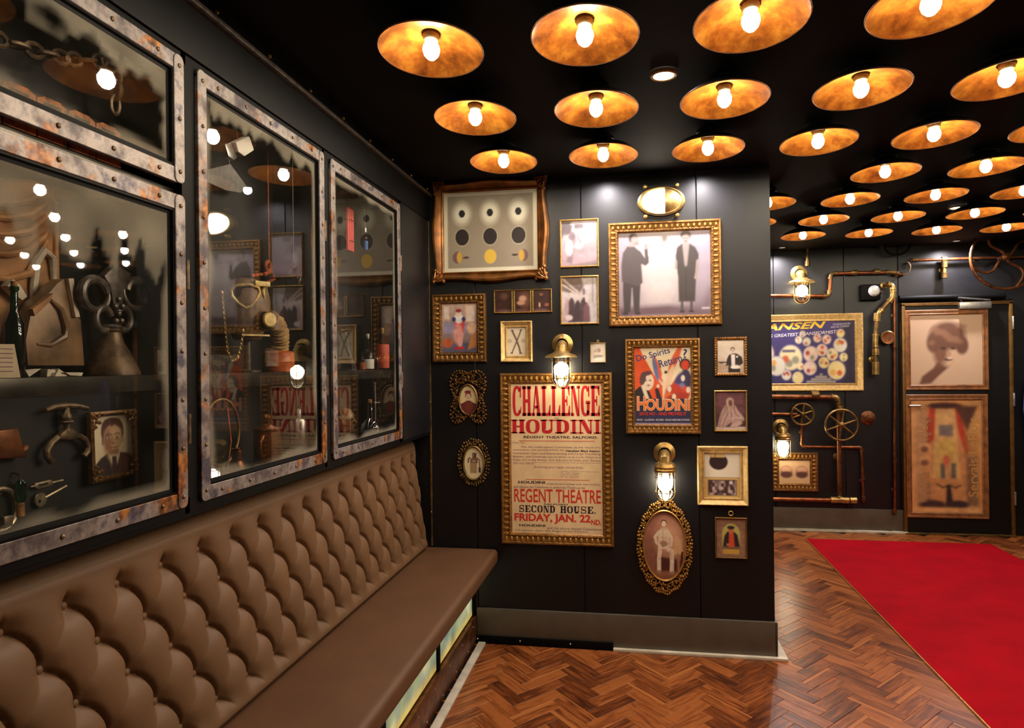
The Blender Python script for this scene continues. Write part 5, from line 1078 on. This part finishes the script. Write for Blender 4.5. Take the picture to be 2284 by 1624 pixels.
z = lambda py: c.q(248, py).z; rw = lambda a: abs(c.q(248+a, 780).x)
k_ = .62; MB().lathe([(rw(66)*k_, 0), (rw(66)*k_, .006), (rw(46)*k_, z(790)), (rw(30)*k_, z(765)), (rw(24)*k_, z(742)), (rw(28)*k_, z(738)), (rw(22)*k_, z(730))], 28).build('flared_base', 'iron', c.t)
MB().prism(c.poly([(236, 640), (222, 616), (250, 588), (284, 612), (268, 638), (262, 690), (244, 690)]), -.008, .014).prism(c.poly([(252, 592), (258, 530), (264, 592)]), -.004, .006).build('centre_petal', 'iron_dark', c.t, bevel=.004)
for s, (cxp, cyp) in ((-1, (208, 655)), (1, (300, 655))):
    o = c.q(cxp, cyp); R = rw(26); MB().tube([o+Vector((R*math.cos(a)*(1-.07*a/2), -.004, R*.9*math.sin(a)*(1-.05*a))) if s > 0 else o+Vector((-R*math.cos(a)*(1-.07*a/2), -.004, R*.9*math.sin(a)*(1-.05*a))) for a in np.linspace(PI*.95, -PI*1.05, 22)], [.012]*12+[.011, .01, .01, .009, .009, .008, .008, .007, .006, .005], 10).build('side_scroll', 'iron_dark', c.t)
    o = c.q(248+s*22, 712); MB().tube([o+Vector((s*rw(16)*math.cos(a), -.006, rw(18)*math.sin(a))) for a in np.linspace(PI*.9, -PI*.7, 14)], .009, 10).build('lower_scroll', 'iron_dark', c.t)
m = MB()
for a, b in ((252, 668), (244, 684), (260, 684), (252, 700), (246, 716), (258, 716)): p = c.q(a, b, .016); m.ball(p, .008, 8, 5)
m.lathe([(rw(24)*k_, z(736)), (rw(28)*k_, z(730)), (rw(24)*k_, z(724))], 20, cap=True); m.build('collar', 'iron_dark', c.t)
# --- near cabinet, lower compartment: hung on the back panel
def p_suit(c_):
    sk, sh, hr = (206, 166, 126), (164, 116, 84), (96, 56, 42)
    c_.fill((226, 206, 166)).ell(.2, .8, .5, .5, (236, 220, 186), 1.2)
    c_.poly([(0, 0), (1, 0), (1, .26), (.84, .34), (.66, .36), (.36, .36), (.2, .3), (0, .16)], (92, 58, 46), .02).poly([(0, 0), (.46, 0), (.4, .3), (.34, .36), (.2, .3), (0, .16)], (52, 36, 36), .03).poly([(.8, .0), (1, 0), (1, .26), (.88, .32)], (120, 80, 60), .08)
    c_.poly([(.4, .42), (.66, .42), (.68, .32), (.56, .08), (.5, .06), (.36, .32)], (222, 200, 164), .02).poly([(.48, .31), (.58, .31), (.62, .02), (.46, .02)], (74, 50, 50), .02).line([(.36, .36), (.52, .04)], .02, (40, 28, 28)).line([(.7, .36), (.58, .04)], .02, (60, 40, 36))
    c_.rect(.42, .34, .64, .5, sh, .04).ell(.27, .57, .035, .06, sh, .3).ell(.76, .57, .03, .055, sk, .3)
    c_.ell(.51, .82, .26, .13, hr, .15).ell(.29, .72, .06, .13, hr, .25).ell(.745, .73, .05, .12, hr, .25)
    c_.ell(.515, .6, .225, .235, sk, .08).ell(.38, .56, .1, .2, sh, .9).ell(.6, .7, .12, .08, (226, 190, 148), .9).ell(.52, .39, .12, .05, sh, .8)
    c_.poly([(.3, .76), (.42, .84), (.5, .8), (.6, .85), (.74, .76), (.7, .92), (.34, .92)], hr, .03).line([(.44, .9), (.47, .82)], .012, (150, 100, 76))
    for x in (.42, .62): c_.ell(x, .622, .05, .018, (232, 208, 176), .3).ell(x, .622, .022, .018, (48, 30, 28), .3).line([(x-.07, .665), (x, .685), (x+.07, .665)], .016, (80, 48, 38), .012).ell(x, .59, .05, .012, sh, .7)
    c_.line([(.5, .64), (.49, .55), (.51, .53)], .014, sh, .02).ell(.52, .525, .04, .014, (150, 100, 76), .6).line([(.44, .455), (.52, .445), (.61, .458)], .016, (128, 66, 56), .012).ell(.52, .43, .05, .008, (222, 180, 144), .6)
cc = CT('framed_photograph', '', 'picture', 238, 992, XW); a = cc.q(187, 992); b = cc.q(290, 992); d = cc.q(238, 916); e = cc.q(238, 1068)
bpy.data.objects.remove(cc.t)
t, iw, ih, pd = picture('framed_photograph', 'portrait of a person in suit and tie in a gilt-cornered frame inside the cabinet', 'picture', None, 'thin', p_suit, n=90, bw=.012, loc=(XW+.012, cc.p.y, cc.p.z), rotz=PI/2, size=(b.x-a.x, d.z-e.z), mat='gold_dark')
t.rotation_euler = (math.radians(-2), 0, PI/2)
for sx in (-1, 1):
    for sz in (-1, 1):
        m = MB(); r_ = random.Random(8)
        for k in range(18):
            u, v = r_.uniform(0, 1)**1.5*.04, r_.uniform(0, 1)**1.5*.04
            if u+v < .05: m.ball((sx*(iw/2+.008-u), -.016, sz*(ih/2+.008-v)), r_.uniform(.003, .005), 7, 5)
        m.build('corner_ornament', 'gold', t)
MB().span((-.01, .0005, -.01), (.01, .0115, .01)).build('wall_hook', 'iron_dark', t)
c = CT('leg_iron_wrench', 'old iron restraint with curved T-handle and open jaw hung on the cabinet back', 'iron tool', 132, 960, XW)
MB().tube([c.q(84, 916, .02), c.q(105, 908, .02), c.q(132, 905, .02), c.q(158, 906, .02), c.q(179, 911, .02)], [.006, .007, .008, .007, .006], 10).build('handle', 'iron', c.t)
MB().tube([c.q(132, 905, .02), c.q(132, 918, .02), c.q(131, 928, .02), c.q(132, 935, .02), c.q(133, 950, .02), c.q(133, 962, .02)], [.006, .007, .012, .012, .007, .01], 12).ring(c.q(132, 941, .02), .012, .003, 16, 6).build('shaft', 'iron', c.t)
MB().prism(c.poly([(128, 955), (138, 955), (158, 968), (160, 976), (134, 981), (110, 980), (114, 968)]), .012, .028).build('jaw_plate', 'iron', c.t, bevel=.004)
MB().tube([c.q(112, 976, .02), c.q(98, 988, .02), c.q(88, 1004, .02), c.q(88, 1018, .02), c.q(98, 1030, .02)], .008, 10).build('jaw', 'iron', c.t)
MB().tube([c.q(158, 972, .02), c.q(172, 980, .02), c.q(180, 996, .02), c.q(178, 1008, .02), c.q(170, 1018, .02)], .008, 10).build('jaw', 'iron', c.t)
MB().span(c.q(128, 945), c.q(138, 925)+Vector((0, -.012, 0))).build('wall_clip', 'iron_dark', c.t)
c = CT('skeleton_key', 'slotted steel key hung on the cabinet back', 'key', 95, 1080, XW)
MB().prism(c.poly([(68, 1086), (70, 1078), (104, 1070), (112, 1076), (108, 1083), (76, 1091)]), .006, .011).build('slotted_bow', 'key_metal', c.t, bevel=.001); MB().prism(c.poly([(77, 1085), (78, 1081), (98, 1076), (98, 1080)]), .0105, .0115).build('slot', 'black_paint', c.t)
MB().tube([c.q(108, 1077, .009), c.q(132, 1071, .009)], .0032, 8).tube([c.q(60, 1086, .009), c.q(70, 1084, .009)], .0025, 8).tube([c.q(100, 1076, 0), c.q(100, 1076, .009)], .002, 6).build('shank', 'key_metal', c.t)
c = CT('skeleton_key', 'long steel key with a round bow hung beneath the slotted key', 'key', 83, 1115, XW)
MB().lathe([(.0001, .005), (.0155, .005), (.017, .008), (.0155, .011), (.0001, .011)], 20, tr(*c.q(83, 1115)) @ OUT).build('bow', 'key_metal', c.t); MB().lathe([(.0001, .0112), (.004, .0112), (.004, .0118), (.0001, .0118)], 12, tr(*c.q(79, 1118)) @ OUT).build('hole', 'black_paint', c.t)
MB().tube([c.q(92, 1110, .009), c.q(140, 1084, .009)], .0036, 8).tube([c.q(100, 1105, 0), c.q(100, 1105, .009)], .002, 6).build('shank', 'key_metal', c.t)
c = CT('iron_shackle', 'worn iron shackle with a spur hung beside the wrench', 'shackle', 15, 985, XW)
MB().prism(c.poly([(-30, 960), (15, 954), (32, 1012), (40, 1020), (-30, 1024)]), .004, .03).tube([c.q(32, 1008, .02), c.q(44, 994, .02)], .006, 8).build('body', 'copper_old', c.t, bevel=.006); MB().span(c.q(-5, 985), c.q(5, 975)+Vector((0, -.006, 0))).build('wall_clip', 'iron_dark', c.t)
c = CT('handcuff_ring', 'pale steel handcuff hanging low on the cabinet back', 'handcuff', -12, 1140, XW)
MB().ring(c.q(-12, 1138, .012), .045, .006, 28, 8, OUT).build('cuff', 'key_metal', c.t); MB().prism(c.poly([(-8, 1152), (14, 1148), (12, 1172), (-6, 1180)]), .004, .02).build('lock_case', 'key_metal', c.t, bevel=.003); MB().span(c.q(-14, 1104), c.q(-8, 1098)+Vector((0, -.014, 0))).build('wall_clip', 'iron_dark', c.t)
c = CT('glass_vial', 'small green glass vial with a cork hung beside the keys', 'vial', 28, 1090, XW)
MB().lathe([(.004, .02), (.012, .012), (.0135, -.005), (.011, -.022), (.006, -.03)], 18, tr(0, -.02, 0)).build('glass', 'green_glass', c.t); MB().lathe([(.0001, -.062), (.008, -.06), (.008, -.034), (.006, -.03), (.0001, -.03)], 14, tr(0, -.02, 0)).build('stopper', 'cork', c.t); MB().tube([(0, -.02, .015), (0, -.02, .03), (0, 0, .035)], .002, 6).build('wire', 'iron', c.t)
# --- middle cabinet: gas mask and companions
c = CT('gas_mask', 'vintage dark rubber gas mask with goggles, canvas hose and orange canister', 'gas mask', 552, 816, XI-.03, ZSH)
c.t.rotation_euler = (0, 0, math.radians(60)); t = c.t; zf = .222
MB().at(tr(0, 0, zf)).lathe([(.0001, 1.02), (.4, .98), (.7, .84), (.92, .55), (1., .2), (.97, -.15), (.86, -.5), (.7, -.8), (.6, -1.0), (.5, -1.05)], 28, Matrix.Diagonal((.08, .075, .105, 1))).build('face_piece', 'rubber', t)
MB().at(tr(.022, 0, zf-.045)).lathe([(.03, .05), (.036, .066), (.03, .085)], 20, OUT).build('snout', 'rubber', t)
for (gx, gz, sw, yb, sl) in ((-.034, zf+.036, .042, -.07, .0), (.052, zf+.038, .03, -.062, .022)):
    P = [Vector((gx+u*sw, yb+abs(gx+u*sw)**2*6+(u+.5)*sl, gz+v*.04)) for u, v in ((-1, .5), (-.7, .9), (.2, 1), (.9, .8), (1, .4), (.7, -.2), (.3, -.8), (-.1, -1), (-.6, -.6), (-.95, 0))]
    MB().tube(P, .0055, 8, closed=True).build('goggle_rim', 'goggle_rim', t); MB().add([tuple(p) for p in P], [tuple(range(len(P)))]).build('lens', 'clear_glass', t)
MB().span((-.012, -.078, zf+.072), (.045, -.056, zf+.09)).build('brow_clip', 'goggle_rim', t, bevel=.003)
MB().at(tr(.026, 0, zf-.043)).lathe([(.024, .08), (.026, .084), (.026, .102), (.022, .106), (.0001, .107)], 24, OUT).build('valve', 'goggle_rim', t)
PH = [Vector(p) for p in ((.05, -.045, zf-.03), (.08, -.045, zf-.045), (.103, -.035, zf-.075), (.116, -.015, zf-.11), (.12, 0, .075))]; C_ = []
for i in range(len(PH)-1):
    for q_ in np.linspace(0, 1, 15)[:-1]: C_.append(PH[i].lerp(PH[i+1], q_))
MB().tube(C_, [.027+.0045*math.sin(k*1.35)+.006*k/len(C_) for k in range(len(C_))], 16).build('hose', 'hose_canvas', t, smooth=60)
MB().at(tr(.12, 0, 0)).lathe([(.0001, 0), (.054, 0), (.056, .004), (.056, .032), (.0575, .035), (.056, .038), (.056, .068), (.046, .074), (.03, .076)], 28).build('canister', 'canister_paint', t)
MB().span((-.05, -.062, zf-.098), (.05, -.05, zf-.092)).build('chin_strap', 'goggle_rim', t); MB().lathe([(.045, 0), (.045, .006), (.012, .012), (.012, zf-.08), (.04, zf-.07)], 16, cap=True).build('display_stand', 'iron_dark', t)
c = CT('brass_chain', 'thin brass chain looped from the gas mask strap', 'chain', 497, 650, XI+.05)
m = MB(); chain(m, [c.q(496, 652), c.q(499, 690), c.q(503, 740), c.q(508, 785), c.q(518, 806), c.q(530, 800), c.q(538, 770), c.q(543, 735)], .0105, .0016, .006); m.build('links', 'brass', c.t); MB().ball(c.q(494, 652), .006, 8, 5).tube([c.q(494, 652), c.q(505, 655, -.03)], .002, 6).build('clip', 'brass', c.t)
c = CT('rope_knot', 'orange-brown rope knot hanging by a cord behind the gas mask', 'rope', 600, 600, -1.38)
MB().ring(c.q(598, 594), .018, .007, 18, 8, OUT).tube([c.q(585, 612, .005), c.q(600, 606, .01), c.q(612, 622, .0), c.q(596, 630, .0)], .007, 8).tube([c.q(560, 615), c.q(580, 612), c.q(596, 612)], .006, 8).build('knot', 'rope', c.t); MB().tube([c.q(600, 588), top(c, 600)], .0025, 6).build('cord', 'rope', c.t)
c = CT('crystal_cruet', 'faceted clear glass cruet hanging beside the rope knot', 'glassware', 655, 605, -1.245)
MB().lathe([(.0001, -.03), (.016, -.028), (.024, -.01), (.018, .012), (.008, .02), (.01, .034), (.0001, .036)], 8).tube([c.q(660, 600), c.q(672, 612), c.q(668, 632)], .004, 8).build('glass', 'clear_glass', c.t, smooth=20); MB().tube([(0, 0, .034), top(c, 655)], .0012, 6).build('wire', 'iron', c.t)
c = CT('hanging_plate', 'tilted pale sheet-metal plate hung from the cabinet top', 'metal plate', 500, 420, -1.37)
MB().prism(c.poly([(455, 380), (512, 366), (552, 420), (535, 430), (505, 425), (458, 405)]), -.003, .003).build('plate', 'silver', c.t); MB().tube([c.q(512, 372), top(c, 512)], .0014, 6).build('wire', 'iron', c.t)
c = CT('crystal_block', 'rough block of clear crystal hung high in the middle cabinet', 'crystal', 530, 332, -1.29)
MB().prism(c.poly([(514, 318), (545, 304), (556, 336), (534, 350), (520, 340)]), -.012, .02).build('block', 'label_white', c.t, bevel=.006); MB().prism(c.poly([(496, 322), (508, 318), (524, 352), (516, 358), (504, 350)]), -.008, .01).build('stem', 'silver', c.t, bevel=.003); MB().tube([c.q(530, 315), top(c, 530)], .0014, 6).build('wire', 'iron', c.t)
ZF = Z0c+.0225
c = CT('copper_can', 'polished copper canister with a rolled rim on the cabinet floor', 'canister', 597, 1045, -1.30, ZF)
MB().lathe([(.0001, 0), (.05, 0), (.054, .004), (.054, .008), (.048, .012), (.047, .125), (.051, .128), (.051, .134), (.046, .136), (.02, .142), (.012, .15), (.012, .165), (.016, .172), (.01, .182), (.0001, .184)], 28).build('body', 'copper', c.t); MB().tube([(-.048, -.01, .11), (-.07, -.012, .09), (-.07, -.012, .05), (-.048, -.01, .03)], .006, 8).build('handle', 'copper', c.t)
c = CT('copper_flask', 'small round copper flask beside the copper canister', 'flask', 530, 1045, -1.25, ZF)
MB().lathe([(.0001, 0), (.018, 0), (.024, .018), (.024, .035), (.016, .055), (.018, .062), (.014, .09), (.018, .094)], 20).build('body', 'copper', c.t)
c = CT('tin_bottle', 'tall dull tin bottle standing behind the copper canister', 'bottle', 668, 1030, -1.285, ZF)
MB().lathe([(.0001, 0), (.032, 0), (.034, .004), (.034, .14), (.03, .15), (.012, .155), (.011, .185), (.008, .19), (.0001, .192)], 24).build('body', 'silver', c.t)
c = CT('iron_hoop', 'brass hoop with a cord upright on a small foot', 'hoop', 495, 1060, -1.345, ZF)
g = c.q(494, 985); R1 = abs(c.q(494, 905).z-g.z); R0 = abs(c.q(533, 985).x-g.x); R1 *= .92; g.z = max(g.z, R1+.03)
MB().tube([g+Vector((R0*math.cos(a), 0, R1*math.sin(a))) for a in np.linspace(0, 2*PI, 41)[:-1]], .005, 8, closed=True).build('hoop', 'brass_old', c.t); MB().tube([(g.x, 0, g.z-R1), (g.x, 0, .004)], .005, 8).lathe([(.03, 0), (.03, .004), (.01, .008)], 18, tr(g.x, 0, 0), cap=True).build('foot', 'brass_old', c.t); MB().tube([c.q(505, 912, .004), c.q(508, 985, .012), c.q(502, 1050, .008)], .003, 6).build('cord', 'rope', c.t)
# --- end cabinet: bottles
def bottle(label, px, h, r, glass_m, lab, lab_h, X=XI, z=ZSH, neck=.3, py=816, stop='cork'):
    c = CT('bottle', label, 'bottle', px, py, X, z); hb = h*(1-neck)
    MB().lathe([(.0001, .001), (r*.95, .001), (r, .005), (r, hb*.86), (r*.85, hb*.95), (r*.36, hb*1.08), (r*.3, h*.93), (r*.42, h*.94), (r*.42, h)], 22).build('glass', glass_m, c.t)
    if lab: MB().lathe([(r*1.015, hb*.06), (r*1.02, hb*.07), (r*1.02, lab_h), (r*1.015, lab_h+.001)], 22).build('label', lab, c.t)
    MB().lathe([(.0001, h*.9), (r*.28, h*.9), (r*.34, h*1.04), (.0001, h*1.05)], 14).build('stopper', stop, c.t)
bottle('squat clear bottle with a white label on the shelf', 820, .165, .03, 'clear_glass', 'label_white', .05, -1.262, neck=.45, stop='plaster')
bottle('large bottle wrapped in a brick-red label', 852, .2, .036, 'clear_glass', 'label_red', .125, -1.252, neck=.36)
bottle('small black bottle squeezed between the two labelled bottles', 838, .09, .014, 'brown_glass', None, 0, -1.23, stop='black_paint')
bottle('small amber bottle with an orange label beside the white-labelled bottle', 808, .06, .02, 'brown_glass', 'canister_paint', .035, XI+.02)
c = CT('glass_decanter', 'cut-glass conical decanter at the shelf end', 'decanter', 770, 816, XI, ZSH)
MB().lathe([(.0001, 0), (.05, 0), (.052, .006), (.046, .03), (.022, .1), (.014, .125), (.014, .165), (.02, .172)], 12).build('glass', 'clear_glass', c.t, smooth=15); MB().ball((0, 0, .185), .015, 8, 6).build('stopper', 'clear_glass', c.t)
c = CT('red_candle', 'bundle of tall red candles hung high in the end cabinet', 'candles', 780, 560, -1.36)
for k in range(3): MB().at(tr(-.026+.026*k, 0, 0)).lathe([(.0001, 0), (.0115, 0), (.0115, .2), (.004, .21), (.0001, .212)], 14).build('candle', 'red_stick', c.t)
MB().ring((0, 0, .05), .03, .0025, 24, 6, Matrix.Diagonal((1.35, .5, 1, 1))).ring((0, 0, .15), .03, .0025, 24, 6, Matrix.Diagonal((1.35, .5, 1, 1))).build('binding', 'rope', c.t); MB().tube([(0, 0, .2), top(c, 780)], .0015, 6).build('wire', 'iron', c.t)
c = CT('hanging_vial', 'clear vial with a blue label hung in the end cabinet', 'vial', 815, 560, -1.33)
MB().lathe([(.0001, 0), (.012, .001), (.013, .004), (.013, .07), (.006, .085), (.006, .1)], 16).build('glass', 'clear_glass', c.t); MB().lathe([(.0133, .006), (.0133, .05)], 16).build('label', 'label_blue', c.t); MB().lathe([(.0001, .095), (.007, .096), (.007, .115), (.0001, .116)], 12).build('cap', 'silver', c.t); MB().tube([(0, 0, .115), top(c, 815)], .0012, 6).build('wire', 'iron', c.t)
c = CT('blue_flask', 'round blue glass flask on the floor of the end cabinet', 'flask', 826, 970, -1.275, ZF)
MB().lathe([(.0001, .001), (.02, .002), (.042, .018), (.05, .045), (.044, .07), (.024, .09), (.012, .1), (.011, .17), (.014, .175)], 24).build('glass', 'blue_glass', c.t); MB().lathe([(.0001, .17), (.009, .17), (.011, .19), (.0001, .192)], 12).build('stopper', 'cork', c.t)
c = CT('retort_stand', 'thin steel retort stand with a clamp behind the blue flask', 'stand', 846, 965, -1.285, ZF)
MB().span((-.04, -.03, 0), (.04, .05, .008)).build('foot', 'iron_dark', c.t, bevel=.002); MB().tube([(0, .02, .006), (0, .02, .27)], .004, 10).build('rod', 'silver', c.t); MB().tube([(0, .02, .17), (-.03, 0, .17)], .003, 8).ring((-.045, -.005, .17), .016, .003, 18, 6).build('clamp', 'silver', c.t)
c = CT('carved_bust', 'small dark carved head standing on the floor of the end cabinet', 'carving', 770, 970, XI-.02, ZF)
MB().lathe([(.04, 0), (.04, .012), (.024, .02), (.022, .045)], 20, cap=True).build('plinth', 'iron_dark', c.t)
MB().at(tr(0, 0, .1)).lathe([(.0001, .062), (.022, .056), (.036, .036), (.042, .008), (.038, -.02), (.028, -.045), (.02, -.06)], 22, Matrix.Diagonal((.9, 1.1, 1, 1))).ball((0, -.046, -.005), (.006, .012, .012), 8, 6).ball((.0, -.03, -.035), (.012, .012, .008), 8, 6).ball((-.04, .0, 0), (.006, .01, .014), 8, 6).ball((.04, .0, 0), (.006, .01, .014), 8, 6).build('head', 'shard_brown', c.t)
for s in (-1, 1): MB().ball((s*.015, -.04, .11), (.007, .006, .005), 8, 6).build('eye', 'black_paint', c.t)
